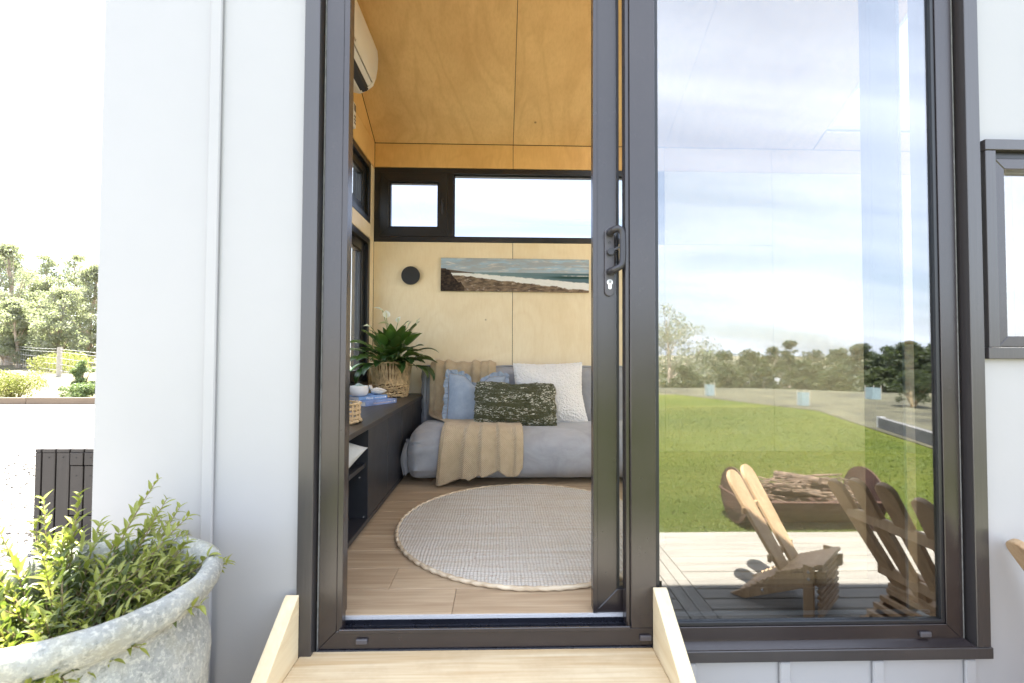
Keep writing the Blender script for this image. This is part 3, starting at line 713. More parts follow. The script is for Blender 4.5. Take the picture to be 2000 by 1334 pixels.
# mullion and fixed pane
FXW = sub('fixed_window', HOUSE)
MB().box(0.3815, 0.4565, 0.0225, 0.0735, -0.0125, 2.009).build('mullion', M['bronze'], FXW, bevel=0.002)
MB().box(0.3702, 0.381, 0.032, 0.070, -0.0125, 2.009).build('mullion_edge', M['bronze'], FXW, bevel=0.001)
for q in ring_members(XZ, 0.457, 1.317, -0.013, 2.009, 0.0105, 0.029, 0.045):
    q.build('glazing_bead', M['black_frame'], FXW, bevel=0.001)
MB().box(0.468, 1.3065, 0.0385, 0.0405, -0.002, 1.998).build('pane', M['glass_door'], FXW)
MB().box(0.468, 1.3065, 0.0560, 0.0575, -0.002, 1.998).build('pane', M['glass'], FXW)
# sliding leaf, pushed open behind the fixed pane
SD = sub('sliding_door', HOUSE)
LY0, LY1 = 0.083, 0.122
for k, q in enumerate(ring_members(XZ, 0.2855, 1.236, -0.003, 2.03, 0.0715, LY0, LY1)):
    q.build('rail' if k in (0, 2) else 'stile', M['bronze'], SD, bevel=0.002)
MB().box(0.2835, 0.2965, 0.079, 0.0825, 0.0, 2.02).build('edge_bead', M['bronze'], SD, bevel=0.001)
MB().box(1.2365, 1.2540, 0.088, 0.112, -0.02, 2.03).build('edge_bead', M['bronze'], SD, bevel=0.001)
MB().box(1.2545, 1.2610, 0.086, 0.092, -0.02, 2.03).build('brush_seal', M['threshold'], SD)
for q in ring_members(XZ, 0.3573, 1.1642, 0.0688, 1.958, 0.008, 0.087, 0.118):
    q.build('glazing_bead', M['black_frame'], SD)
MB().box(0.3655, 1.1560, 0.0985, 0.1005, 0.077, 1.95).build('pane', M['glass_leaf'], SD)
hx = 0.3335
def capsule(x, z0, z1, r, n=10):
    return [(x+r*math.cos(math.pi*k/n), z1+r*math.sin(math.pi*k/n)) for k in range(n+1)]+[(x-r*math.cos(math.pi*k/n), z0-r*math.sin(math.pi*k/n)) for k in range(n+1)]
MB().prism(capsule(hx, 0.969, 1.149, 0.0145), XZ, 0.074, 0.0825).build('lock_plate', M['plate'], SD, smooth=40, bevel=0.0015)
hp = [(hx, 0.076, 1.147), (hx, 0.060, 1.147), (hx+0.002, 0.044, 1.148), (hx+0.008, 0.036, 1.150), (hx+0.016, 0.034, 1.151), (hx+0.024, 0.034, 1.147), (hx+0.0285, 0.034, 1.136), (hx+0.0295, 0.034, 1.095), (hx+0.0290, 0.034, 1.062), (hx+0.0275, 0.034, 1.046), (hx+0.022, 0.034, 1.037), (hx+0.015, 0.034, 1.033), (hx+0.007, 0.036, 1.030), (hx+0.002, 0.044, 1.028), (hx, 0.060, 1.028), (hx, 0.076, 1.028)]
MB().tube(hp, [0.0115, 0.0112, 0.0108]+[0.0100]*10+[0.0108, 0.0112, 0.0115], 14).build('pull_handle', M['handle'], SD, smooth=60)
m = MB(); m.tube([(hx+0.001, 0.074, 1.0885), (hx+0.001, 0.060, 1.0885)], [0.0112, 0.0105], 20); m.beam((hx+0.006, 0.066, 1.091), (hx+0.026, 0.061, 1.102), 0.006, 0.006)
m.build('thumb_lever', M['handle'], SD, smooth=40)
m = MB().prism([(hx+0.0092*math.cos(t), 0.996+0.0092*math.sin(t)) for t in [R(-58+i*(296/20)) for i in range(21)]]+[(hx-0.0052, 0.977), (hx-0.003, 0.9745), (hx+0.003, 0.9745), (hx+0.0052, 0.977)], XZ, 0.0705, 0.0738)
m.build('lock_cylinder', M['nickel'], SD, bevel=0.0008)
m = MB().tube([(hx, 0.0704, 0.9975), (hx, 0.0697, 0.9975)], 0.0062, 18); m.build('key_plug', M['wire'], SD, smooth=40)
MB().box(hx-0.0006, hx+0.0006, 0.0690, 0.0696, 0.994, 1.001).build('key_slot', M['screw'], SD)
MB().prism([(hx-0.0058, 1.116), (hx+0.0058, 1.116), (hx, 1.1235)], XZ, 0.0733, 0.0738).build('arrow_mark', M['screw'], SD)
MB().prism([(hx-0.0032, 1.1172), (hx+0.0032, 1.1172), (hx, 1.1213)], XZ, 0.0729, 0.0732).build('arrow_mark', M['plate'], SD)

# --- windows
def lever(parent, fn, u, v, w, dirn=1, down=0.11, name='handle'):
    """window handle: rose plate and a drooping lever standing dirn*w off the sash"""
    m = MB().prism(capsule(u, v-0.022, v+0.022, 0.013), fn, w, w+dirn*0.008)
    p = [fn(u, v, w+dirn*0.006), fn(u, v, w+dirn*0.040), fn(u+0.006, v-0.012, w+dirn*0.05), fn(u+0.014, v-down*0.4, w+dirn*0.052), fn(u+0.012, v-down*0.75, w+dirn*0.052), fn(u+0.004, v-down, w+dirn*0.052)]
    m.tube(p, [0.009, 0.009, 0.0095, 0.009, 0.008, 0.006], 10)
    return m.build(name, M['black_frame'], parent, smooth=50)
SW = sub('strip_window', HOUSE)
ring(XZ, -0.996, 1.308, 1.658, 2.246, 0.040, 2.302, 2.40).build('frame', M['black_frame'], SW, bevel=0.001)
MB().box(-0.4205, -0.378, 2.304, 2.40, 1.7, 2.205).build('mullion', M['black_frame'], SW, bevel=0.001)
for a, b in ((-0.377, 1.267),):
    ring(XZ, a, b, 1.699, 2.205, 0.010, 2.330, 2.36).build('glazing_bead', M['black_frame'], SW); MB().box(a+0.0105, b-0.0105, 2.344, 2.347, 1.7095, 2.1945).build('pane', M['glass_tinted'], SW)
sh = ring(XZ, -0.9545, -0.4215, 1.699, 2.205, 0.0705, 2.296, 2.352).build('sash', M['black_frame'], SW, bevel=0.002)
ring(XZ, -0.8838, -0.4922, 1.7697, 2.1343, 0.012, 2.310, 2.345).build('glazing_bead', M['black_frame'], sh); MB().box(-0.8715, -0.5045, 2.326, 2.329, 1.782, 2.122).build('pane', M['glass_tinted'], sh)
m = MB().prism(capsule(-0.4575, 1.955, 1.985, 0.010), XZ, 2.288, 2.2958); m.tube([(-0.4575, 2.288, 1.985), (-0.4575, 2.266, 1.982), (-0.4575, 2.262, 1.95), (-0.4575, 2.264, 1.87)], [0.006, 0.007, 0.0065, 0.005], 8)
m.build('handle', M['handle'], sh, smooth=50)
MB().tube([(-0.4575, 2.2875, 1.989), (-0.4575, 2.281, 1.989)], 0.005, 12).build('screw_cap', M['nickel'], sh)
for za, zb, hv in ((0.5265, 1.6465, 1.075), (1.7695, 2.2325, None)):
    CW = sub('corner_window', HOUSE)
    ring(YZ, 0.56, 2.204, za, zb, 0.042, -1.125, -1.002).build('frame', M['black_frame'], CW, bevel=0.001)
    MB().box(-1.12, -1.006, 1.345, 1.385, za+0.043, zb-0.043).build('mullion', M['black_frame'], CW, bevel=0.001)
    s2 = ring(YZ, 1.386, 2.161, za+0.043, zb-0.043, 0.066, -1.078, -1.028).build('sash', M['black_frame'], CW, bevel=0.002)
    ring(YZ, 1.4525, 2.0945, za+0.1095, zb-0.1095, 0.012, -1.066, -1.036).build('glazing_bead', M['black_frame'], s2)
    MB().box(-1.054, -1.051, 1.465, 2.082, za+0.122, zb-0.122).build('pane', M['glass'], s2)
    MB().box(-1.054, -1.051, 0.603, 1.3445, za+0.0435, zb-0.0435).build('pane', M['glass'], CW)
    if hv: lever(s2, YZ, 1.424, hv+0.02, -1.028, 1, 0.16)
    # unseen hood, added to keep sun off the cabinet inside
    if hv: MB().box(-1.26, -1.142, 0.50, 2.26, zb+0.02, zb+0.028).build('added_sun_hood', M['roofmetal'], CW)
RW = sub('awning_window', HOUSE)
MB().box(1.4335, 2.395, -0.006, 0.016, 1.3875, 1.419).build('trim_board', M['painted_trim'], RW, bevel=0.0015)
MB().box(1.4335, 2.395, -0.004, 0.016, 0.768, 0.8015).build('trim_board', M['painted_trim'], RW, bevel=0.0015)
for a, b in ((1.4365, 1.468), (2.36, 2.3915)):
    MB().box(a, b, -0.003, 0.016, 0.802, 1.387).build('trim_board', M['painted_trim'], RW, bevel=0.0015)
MB().box(1.4685, 2.3595, 0.012, 0.10, 1.366, 1.3865).build('frame', M['black_frame'], RW)
ring(XZ, 1.4685, 2.3595, 0.803, 1.3655, 0.032, 0.004, 0.06).build('sash', M['bronze'], RW, bevel=0.002)
MB().box(1.501, 2.327, 0.030, 0.033, 0.836, 1.333).build('pane', M['glass_door'], RW)
BW = sub('added_front_window', HOUSE)  # unseen front glazing added to brighten the room
ring(XZ, 2.621, 4.299, 0.101, 2.059, 0.05, 0.03, 0.11).build('frame', M['bronze'], BW, bevel=0.002); MB().box(2.672, 4.248, 0.055, 0.058, 0.152, 2.008).build('pane', M['glass'], BW)
EW = sub('added_end_window', HOUSE)  # glazed opening added out of view to let in more light
ring(YZ, 0.421, 2.019, 0.061, 2.099, 0.05, 4.47, 4.57).build('frame', M['bronze'], EW, bevel=0.002); MB().box(4.51, 4.513, 0.472, 1.968, 0.112, 2.048).build('pane', M['glass'], EW)

# --- step at the door
ST = thing('door_step', (-0.05, -0.2, -0.42), 'raw pine step with sloping side boards butting the sliding door sill', 'step')
MB().box(-0.5545, 0.4435, -0.315, 0.022, -0.104, -0.066).build('tread', M['pine_x'], ST, bevel=0.003, seg=2)
MB().box(-0.5545, 0.4435, -0.60, -0.300, -0.275, -0.237).build('tread', M['pine_x'], ST, bevel=0.003, seg=2)
for (a, b, yb) in ((-0.5925, -0.5552, -0.001), (0.4442, 0.4845, 0.021)):
    p = [(yb, -0.40), (yb, 0.107)]
    p += [(-0.62, 0.107-0.665*(0.62+yb)), (-0.70, -0.385), (-0.70, -0.418), (yb-0.1, -0.418)]
    MB().prism([(yb, -0.418), (yb, 0.105), (yb-0.012, 0.100), (-0.66, 0.105-0.665*(0.66+yb)), (-0.70, -0.36), (-0.70, -0.418)], YZ, a, b).build('side_board', M['pine_side'], ST, bevel=0.002, seg=2)
# --- deck of weathered boards in front of the house
DK = struct(MB().box(-1.85, 4.85, -1.66, -0.01, -0.487, -0.445).build('deck', M['shadow_gap']))
yb = -1.678
while yb < -0.03:
    for a, b in ((-1.86, 0.870), (1.005, 3.55), (3.556, 4.86)):
        MB().box(a, b, yb, yb+0.0865, -0.444, -0.42+random.uniform(-0.0012, 0.0012)).build('deck_board', M['deck'], DK, bevel=0.003)
    yb += 0.0915
for a, b in ((0.874, 0.936), (0.939, 1.001)):
    MB().box(a, b, -1.678, -0.02, -0.444, -0.4195).build('deck_board', M['deck_y'], DK, bevel=0.003)

# ------------------------------------------------------------------ inside: low cabinet
CB = thing('low_cabinet', (-0.79, 1.1, 0), 'long black low cabinet with open shelf compartment under the corner windows', 'cabinet')
MB().box(-0.997, -0.580, 0.14, 2.296, 0.438, 0.460).build('top', M['cab_top'], CB, bevel=0.0015)
MB().box(-0.997, -0.975, 0.142, 2.294, 0.002, 0.4375).build('back_panel', M['cab'], CB)
MB().box(-0.9745, -0.584, 0.142, 2.294, 0.020, 0.042).build('bottom_panel', M['cab'], CB, bevel=0.001)
MB().box(-0.9745, -0.600, 0.145, 2.290, 0.001, 0.0195).build('plinth', M['cab'], CB)
for y in (0.142, 0.752, 2.276): MB().box(-0.9745, -0.584, y, y+0.018, 0.0425, 0.4375).build('divider', M['cab'], CB, bevel=0.001)
MB().box(-0.9745, -0.598, 0.1605, 0.7515, 0.268, 0.286).build('shelf', M['cab'], CB, bevel=0.001)
for y in (0.770, 1.110, 1.450, 1.790):
    MB().box(-0.604, -0.5845, y+0.001, y+0.337, 0.0435, 0.4365).build('door', M['cab'], CB, bevel=0.0015)
for x, y, z in ((-0.62, 0.7505, 0.225), (-0.60, 0.7505, 0.052)):
    MB().tube([(x, y+0.001, z), (x, y-0.004, z)], 0.003, 10).build('shelf_pin', M['nickel'], CB)

# ------------------------------------------------------------------ pillows
def pillow(W_, H_, T_, nu=60, nv=46, pinch=0.07, noise=0.0, nscale=30, seed=0, sag=0.0, chop=0.0, corner=0.0):
    m = MB(); u = np.sin(np.linspace(-1, 1, nu)*math.pi/2); v = np.sin(np.linspace(-1, 1, nv)*math.pi/2)
    U, V = np.meshgrid(u, v, indexing='ij')
    for side in (1, -1):
        x = W_/2*U*(1-pinch*(1-V**2)*np.abs(U)); z = H_/2*V*(1-pinch*(1-U**2)*np.abs(V))
        t = T_/2*((1-np.abs(U)**2.6)*(1-np.abs(V)**2.6))**0.62
        z = z-chop*np.exp(-(U/0.33)**2)*np.clip(V, 0, 1)**2
        t = t*(1-0.35*min(1, chop*8)*np.exp(-(U/0.22)**2)*np.clip(V+0.2, 0, 1))
        cr_ = 1-corner*(np.abs(U*V))**5; x = x*cr_; z = z*cr_
        x = x+sag*(V < 0)*(-V)*np.sign(U)*np.abs(U)**2
        y = -side*t
        P = np.dstack([x, y, z])
        big = vnoise(P*9+seed*3.1, seed)*0.010*(t/(T_/2))
        P[..., 1] += -side*big
        if noise:
            q = vnoise(P*nscale+seed, seed+1)+0.6*vnoise(P*nscale*2.3+seed, seed+2)
            P[..., 1] += -side*noise*q
            P[..., 0] += noise*0.9*vnoise(P*nscale+31, seed+3)*(np.abs(U) > 0.5); P[..., 2] += noise*0.9*vnoise(P*nscale+57, seed+4)*(np.abs(V) > 0.5)
        if side < 0: P = P[::-1]
        m.grid(P)
    return m
def place(m, loc, lean, yaw=0.0, roll=0.0):
    """lean back about X, turn about Z, tip about Y"""
    R_ = Matrix.Rotation(yaw, 3, 'Z') @ Matrix.Rotation(-lean, 3, 'X') @ Matrix.Rotation(roll, 3, 'Y')
    A = np.array(R_); V = np.array(m.v) @ A.T + np.array(loc); m.v = [tuple(p) for p in V]; return m

# ------------------------------------------------------------------ sofa
SO = thing('sofa', (0.4, 1.8, 0), 'low grey velvet sofa with rounded bolster seat against the ply wall', 'sofa')
def superell(n, a, b, e):
    t = np.linspace(0, 2*np.pi, n, endpoint=False)
    return np.c_[a*np.sign(np.cos(t))*np.abs(np.cos(t))**(2/e), b*np.sign(np.sin(t))*np.abs(np.sin(t))**(2/e)], t
prof, th = superell(72, 0.36, 0.152, 3.0)
xs = np.r_[np.linspace(0, 0.08, 16)[:-1], np.linspace(0.08, 0.32, 28)[:-1], np.linspace(0.32, 1.36, 52)[:-1], np.linspace(1.36, 1.54, 18)]
rows = []
for s in xs:
    e0 = min(1, s/0.085); e1 = min(1, (1.54-s)/0.085)
    k = min((1-(1-e0)**2.4)**(1/2.4), (1-(1-e1)**2.4)**(1/2.4)); k = max(k, 0.02)
    sc = 0.34+0.66*k if s > 0 and s < 1.54 else 0.0
    w = max(math.exp(-((s-0.07)/0.11)**2), 0.0)
    ph = th*17+1.4*np.sin(th*3)+s*14
    rad = 1+w*(0.020*np.sin(ph)+0.012*np.sin(th*31+2))+0.012*vnoise(np.c_[np.cos(th)*2+s*3, np.sin(th)*2, np.full_like(th, s*4)], 5)
    sag = 0.006*np.sin(s*5.0)
    rows.append(np.c_[np.full(72, -0.566+s), 1.742+prof[:, 0]*sc*rad, 0.154+prof[:, 1]*(sc*rad)+sag*(prof[:, 1] > 0)])
P = np.array(rows); P[..., 2] = np.maximum(P[..., 2], 0.003)
MB().grid(np.transpose(P, (1, 0, 2)), closed_u=True).build('seat', M['velvet'], SO, smooth=70, merge=True)
# tied off end flap on the left of the bolster
fy = np.linspace(0, 1, 18); fz = np.linspace(0, 1, 14)
FP = np.array([[(-0.560-0.014*math.sin(b*3.1)-0.006*math.sin(a*9+b*4), 1.405+0.20*a+0.012*math.sin(b*7), 0.045+0.20*b+0.012*math.sin(a*5)) for b in fz] for a in fy])
m = MB().grid(FP); FP2 = FP.copy(); FP2[..., 0] += 0.012; m.grid(FP2[::-1]); m.build('end_flap', M['velvet'], SO, smooth=60)
# back rest: upholstered slab with a flanged seam
bw_, bh_ = 1.60, 0.56
nu, nv = 90, 26
u = np.linspace(-1, 1, nu); v = np.linspace(-1, 1, nv); U, V = np.meshgrid(u, v, indexing='ij')
def slab(sign):
    edge = ((1-np.abs(U)**14)*(1-np.abs(V)**7))**0.5
    x = 0.225+bw_/2*U; z = 0.400+0.275*V; y = 2.185-sign*0.085*edge
    PP = np.dstack([x, y, z]); PP[..., 1] += -sign*0.006*vnoise(PP*7, 3)
    return PP
m = MB().grid(slab(1)); m.grid(slab(-1)[::-1])
m.build('backrest', M['velvet'], SO, smooth=60)
m = MB()
pp = [(-0.578+0.004*math.sin(z*60), 2.165+0.005*math.sin(z*41), z) for z in np.linspace(0.10, 0.675, 24)]
m.tube(pp, 0.014, 8); pp = [(x, 2.172+0.003*math.sin(x*30), 0.677+0.003*math.sin(x*23)) for x in np.linspace(-0.578, 1.02, 52)]
m.tube(pp, 0.007, 8); m.build('piping', M['velvet'], SO, smooth=60)
m = MB().box(-0.570, -0.545, 2.11, 2.255, 0.10, 0.66); m.build('side_flange', M['velvet'], SO, bevel=0.01, seg=3, smooth=50)

# ------------------------------------------------------------------ throw blanket, one cloth over back, seat and front
def throw():
    ctrl = [(2.282, 0.52), (2.284, 0.62), (2.275, 0.672), (2.245, 0.698), (2.19, 0.704), (2.125, 0.697), (2.095, 0.672), (2.088, 0.60), (2.083, 0.50), (2.075, 0.40), (2.05, 0.335), (1.98, 0.3215), (1.85, 0.3215), (1.70, 0.3215), (1.58, 0.3215), (1.50, 0.317), (1.435, 0.296), (1.390, 0.245), (1.369, 0.18), (1.363, 0.12), (1.366, 0.05), (1.366, 0.0)]
    c = np.array(ctrl); d = np.r_[0, np.cumsum(np.hypot(*np.diff(c, axis=0).T))]; L = d[-1]
    ns, nu = 150, 170
    s = np.linspace(0, 1, ns); yy = np.interp(s*L, d, c[:, 0]); zz = np.interp(s*L, d, c[:, 1])
    k = np.ones(5)/5
    for _ in range(2):
        yy = np.r_[yy[:2], np.convolve(yy, k, 'valid'), yy[-2:]]; zz = np.r_[zz[:2], np.convolve(zz, k, 'valid'), zz[-2:]]
    ty = np.gradient(yy); tz = np.gradient(zz); l = np.hypot(ty, tz); ny, nz = tz/l, -ty/l
    flip = np.sign(nz+ (np.abs(nz) < 0.3)*(-ny)*3); ny *= np.where(flip == 0, 1, flip); nz *= np.where(flip == 0, 1, flip)
    sF = 0.56                                   # below this the cloth lies on the back rest, above on the seat front
    u = np.linspace(0, 1, nu)
    t = smooth(0.42, 0.66, s)
    xl = -0.515*(1-t)-0.352*t; xr = -0.030*(1-t)+0.130*t
    hang = smooth(0.74, 1.0, s); xl = xl-0.018*hang; xr = xr+0.0*hang
    P = np.zeros((ns, nu, 3))
    def pleat(x, c, w): # a soft lapped fold: steep on one side
        q = (x-c)/w; return np.where(q < 0, np.exp(-(q*3.2)**2), np.exp(-(q*0.85)**2))
    back = 0.019*pleat(u, 0.10, 0.09)+0.015*pleat(u, 0.24, 0.07)+0.005*np.sin(u*30)+0.016*pleat(u, 0.66, 0.06)+0.014*pleat(u, 0.79, 0.06)+0.012*pleat(u, 0.90, 0.05)
    front = 0.016*pleat(u, 0.045, 0.12)+0.024*pleat(u, 0.345, 0.13)+0.026*pleat(u, 0.545, 0.10)+0.024*pleat(u, 0.735, 0.07)+0.012*pleat(u, 0.92, 0.07)
    # hem of the front drape, as heights above the floor
    hem = np.interp(u, [0, 0.03, 0.12, 0.30, 0.36, 0.40, 0.52, 0.545, 0.62, 0.72, 0.75, 0.80, 0.88, 0.95, 1.0], [0.016, 0.012, 0.022, 0.052, 0.058, 0.045, 0.075, 0.066, 0.078, 0.100, 0.086, 0.066, 0.058, 0.075, 0.115])
    s_hem = np.interp(-hem, -zz[-60:], s[-60:])
    for j in range(nu):
        smax = s_hem[j]; sj = s*smax
        y = np.interp(sj, s, yy); z = np.interp(sj, s, zz); a = np.interp(sj, s, ny); b = np.interp(sj, s, nz); tt = np.interp(sj, s, t); xa = np.interp(sj, s, xl); xb = np.interp(sj, s, xr)
        grow = 0.45+0.55*smooth(0.70, 0.86, sj)
        h = 0.85*back[j]*(1-tt)+1.05*front[j]*tt*grow+0.004
        seatpart = smooth(0.47, 0.52, sj)*(1-smooth(0.66, 0.72, sj)); h = h*(1-0.75*seatpart)
        lx = 0.010*np.sin(sj*9+u[j]*7)*tt
        P[:, j, 0] = xa+(xb-xa)*u[j]+lx; P[:, j, 1] = y+a*h; P[:, j, 2] = z+b*h
    P[..., 1] += 0.0015*vnoise(P*25, 9)
    return P
TP = throw()
m = MB().grid(TP)
tb = m.build('throw_blanket', M['knit'], None, smooth=75)
sdm = tb.modifiers.new('thickness', 'SOLIDIFY'); sdm.thickness = 0.005; sdm.offset = 1.0
tag(tb, 'tan waffle knit throw draped over the sofa back and down its front', 'blanket')

# ------------------------------------------------------------------ cushions on the sofa
o = place(pillow(0.52, 0.475, 0.17, 110, 100, 0.075, 0.0032, 100, 4, sag=0.022, corner=0.02), (0.352, 1.985, 0.487), R(17), R(-3), R(-1.2)).build('white_cushion', M['boucle_white'], None, smooth=70)
tag(o, 'square white boucle cushion standing behind the olive cushion on the sofa', 'cushion', None)
BC = thing('blue_cushion', (-0.19, 1.90, 0.31), 'pale blue linen cushion with ruffled edge beside the folded throw', 'cushion')
bp_ = place(pillow(0.40, 0.375, 0.16, 70, 60, 0.035, 0.0, 30, 8, chop=0.085), (-0.165, 1.905, 0.444), R(20), R(7), R(3))
bp_.build('cover', M['linen_blue'], BC, smooth=70)
def ruffle():
    per = []
    W_, H_ = 0.40, 0.375
    def edge(a):  # a in 0..4 round the seam
        k = int(a) % 4; f = a-int(a); q = -1+2*f
        if k == 0: U_, V_ = q, -1.0
        elif k == 1: U_, V_ = 1.0, q
        elif k == 2: U_, V_ = -q, 1.0
        else: U_, V_ = -1.0, -q
        x = W_/2*U_*(1-0.035*(1-V_**2)*abs(U_)); z = H_/2*V_*(1-0.035*(1-U_**2)*abs(V_)); z -= 0.085*math.exp(-(U_/0.33)**2)*max(V_, 0)**2
        n = Vector((U_**3, 0, V_**3)).normalized(); return Vector((x, 0, z)), n
    n = 720; nr = 6; P = np.zeros((n, nr, 3))
    for i in range(n):
        a = 4*i/n; p, d = edge(a); ph = a*math.pi*2*7.5+1.3*math.sin(a*9)
        for j in range(nr):
            f = j/(nr-1); r = (0.003+0.030*f)*(1+0.20*math.sin(ph*0.5+1))
            side = 0.013*f*math.sin(ph)+0.006*f*math.sin(ph*2.3+1)
            tang = Vector((-d.z, 0, d.x)); q = p+d*r+Vector((0, 1, 0))*side+tang*(0.010*f*math.sin(ph+1.2)); P[i, j] = q
    return MB().grid(P, closed_u=True)
rf_ = place(ruffle(), (-0.165, 1.905, 0.444), R(20), R(7), R(3)).build('ruffle', M['linen_blue'], BC, smooth=80)
rf_.modifiers.new('thickness', 'SOLIDIFY').thickness = 0.002
o = place(pillow(0.565, 0.325, 0.20, 160, 110, 0.035, 0.0065, 62, 12, chop=0.014, corner=0.06), (0.105, 1.765, 0.432), R(24), R(3), R(1.8)).build('olive_cushion', M['boucle_green'], None, smooth=80)
tag(o, 'long olive boucle cushion flecked with white in front of the white cushion', 'cushion')
o = place(pillow(0.36, 0.33, 0.15, 40, 36, 0.06), (-0.78, 0.575, 0.325), R(72), R(-12), R(4)).build('grey_cushion', M['linen_grey'], None, smooth=70)
tag(o, 'pale grey linen cushion lying inside the open cabinet shelf', 'cushion')

# ------------------------------------------------------------------ rug
RG = thing('round_rug', (0.135, 0.79, 0), 'round cream and tan woven jute rug on the oak floor', 'rug')
rad = 0.583
m = MB(); rings = 40; n = 120; vs = [(0.135, 0.79, 0.012)]; fs = []
for i in range(1, rings+1):
    r = (rad-0.006)*i/rings
    for k in range(n): t = 2*math.pi*k/n; vs.append((0.135+r*math.cos(t), 0.79+r*math.sin(t), 0.012+0.0008*math.sin(r*40+t*3)))
for k in range(n): fs.append((0, 1+k, 1+(k+1) % n))
for i in range(rings-1):
    for k in range(n): a = 1+i*n; fs.append((a+k, a+n+k, a+n+(k+1) % n, a+(k+1) % n))
m.add(vs, fs); m.build('weave', M['rug'], RG, smooth=60)
m = MB(); q = []
for k in range(640): t = 2*math.pi*k/640; w = 0.0022*math.sin(k*2*math.pi/8); q.append((0.135+(rad+w)*math.cos(t), 0.79+(rad+w)*math.sin(t), 0.0085+0.0015*math.sin(k*2*math.pi/8+1)))
m.tube(q, 0.0078, 8, closed=True); m.build('braided_edge', M['jute'], RG, smooth=70)

# ------------------------------------------------------------------ on the wall
o = MB().tube([(-0.704, 2.298, 1.384), (-0.704, 2.283, 1.384)], 0.052, 40); WL = thing('wall_light', (-0.704, 2.30, 1.384), 'round black disc wall light on the birch ply wall', 'wall light')
o.build('mount', M['black_metal'], WL, smooth=40)
MB().tube([(-0.704, 2.282, 1.384), (-0.704, 2.2735, 1.384), (-0.704, 2.272, 1.384)], [0.0725, 0.0725, 0.0715], 64).build('disc', M['black_metal'], WL, smooth=40)
def m_seascape():
    a = N('printed_seascape_canvas')
    tc = a.n('TexCoord'); sx = a.n('SeparateXYZ'); a.l(tc.outputs['Object'], sx.inputs[0]); X, Z = sx.outputs[0], sx.outputs[2]   # X -0.585..0.585, Z -0.129..0.129
    uv = tc.outputs['Object']
    def nz(scale, mult, det=6, dist=0.0, r=0.6):
        mp = a.n('Mapping'); mp.inputs['Scale'].default_value = mult; a.l(uv, mp.inputs[0]); return a.noise(mp.outputs[0], scale, det, r, dist)
    cloud = nz(9, (0.55, 1, 3.2), 7, 0.4)
    csky = a.mix(a.ramp(cloud, [(0.40, 0), (0.56, 1)]), srgb(156, 184, 206), srgb(158, 166, 174))
    csky = a.mix(a.ramp(nz(14, (0.6, 1, 3.5), 6, 0.3), [(0.55, 0), (0.70, 1)]), csky, srgb(214, 212, 206))
    hz_ = a.ramp(a.math('MULTIPLY', Z, 12.0), [(0.10, 1), (0.62, 0)])
    csky = a.mix(a.math('MULTIPLY', hz_, 0.5), csky, srgb(168, 178, 186))
    # sea
    sea = a.mix(a.ramp(a.math('ADD', a.math('MULTIPLY', X, 0.9), 0.5), [(0.1, 0), (0.9, 1)]), srgb(140, 165, 172), srgb(84, 112, 124))
    sea = a.mix(a.math('MULTIPLY', a.ramp(nz(20, (0.4, 1, 9)), [(0.4, 0), (0.7, 1)]), 0.4), sea, srgb(70, 96, 106))
    k = a.math('SUBTRACT', Z, 0.018)                   # horizon at 0.018
    land = a.ramp(a.math('MULTIPLY', k, 400.0), [(0.45, 0), (0.55, 1)])
    # breaking swell at right
    wv = a.math('MULTIPLY', a.ramp(X, [(0.20, 0), (0.38, 1)]), a.ramp(a.math('ABSOLUTE', a.math('ADD', Z, 0.014)), [(0.006, 1), (0.013, 0)]))
    sea = a.mix(wv, sea, srgb(44, 72, 70))
    crest = a.math('MULTIPLY', a.math('MULTIPLY', a.ramp(X, [(0.36, 0), (0.42, 1)]), a.ramp(a.math('ABSOLUTE', a.math('ADD', Z, 0.001)), [(0.002, 1), (0.004, 0)])), a.ramp(nz(40, (1, 1, 1)), [(0.4, 0.2), (0.6, 1)]))
    sea = a.mix(crest, sea, srgb(226, 232, 232))
    # white water below a line sloping down to the right
    n1 = nz(16, (1, 1, 2.2), 6, 0.3)
    f = a.math('ADD', a.math('ADD', a.math('MULTIPLY', X, -0.075), -0.012), a.math('MULTIPLY', a.math('SUBTRACT', n1, 0.5), 0.030))
    foam = a.ramp(a.math('MULTIPLY', a.math('SUBTRACT', f, Z), 60.0), [(0.0, 0), (0.35, 1)])
    c = a.mix(foam, sea, a.mix(nz(70, (0.6, 1, 1.6)), srgb(205, 212, 214), srgb(238, 240, 240)))
    # rock shelf
    g = a.math('ADD', a.math('ADD', a.math('MULTIPLY', X, -0.105), -0.052), a.math('MULTIPLY', a.math('SUBTRACT', nz(11, (1, 1, 2.4), 7, 0.4), 0.5), 0.05))
    rock = a.ramp(a.math('MULTIPLY', a.math('SUBTRACT', g, Z), 70.0), [(0.0, 0), (0.3, 1)])
    rc = a.mix(a.ramp(nz(26, (0.7, 1, 2.2), 7), [(0.36, 0), (0.66, 1)]), srgb(84, 72, 62), srgb(146, 128, 108))
    rc = a.mix(a.ramp(nz(48, (0.6, 1, 2.6), 6), [(0.58, 0), (0.70, 1)]), rc, srgb(190, 184, 176))
    c = a.mix(rock, c, rc)
    c = a.mix(land, c, csky)
    # headland and dark cliff at left
    hd = a.math('ADD', a.math('MULTIPLY', X, -0.115), -0.022)
    top = a.math('MULTIPLY', a.math('LESS_THAN', Z, hd), a.math('GREATER_THAN', Z, 0.012))
    c = a.mix(a.math('MULTIPLY', top, a.math('LESS_THAN', X, -0.32)), c, srgb(92, 82, 74))
    cl = a.math('ADD', a.math('ADD', a.math('MULTIPLY', X, -0.95), -0.475), a.math('MULTIPLY', a.math('SUBTRACT', nz(18, (1, 1, 1), 6), 0.5), 0.09))
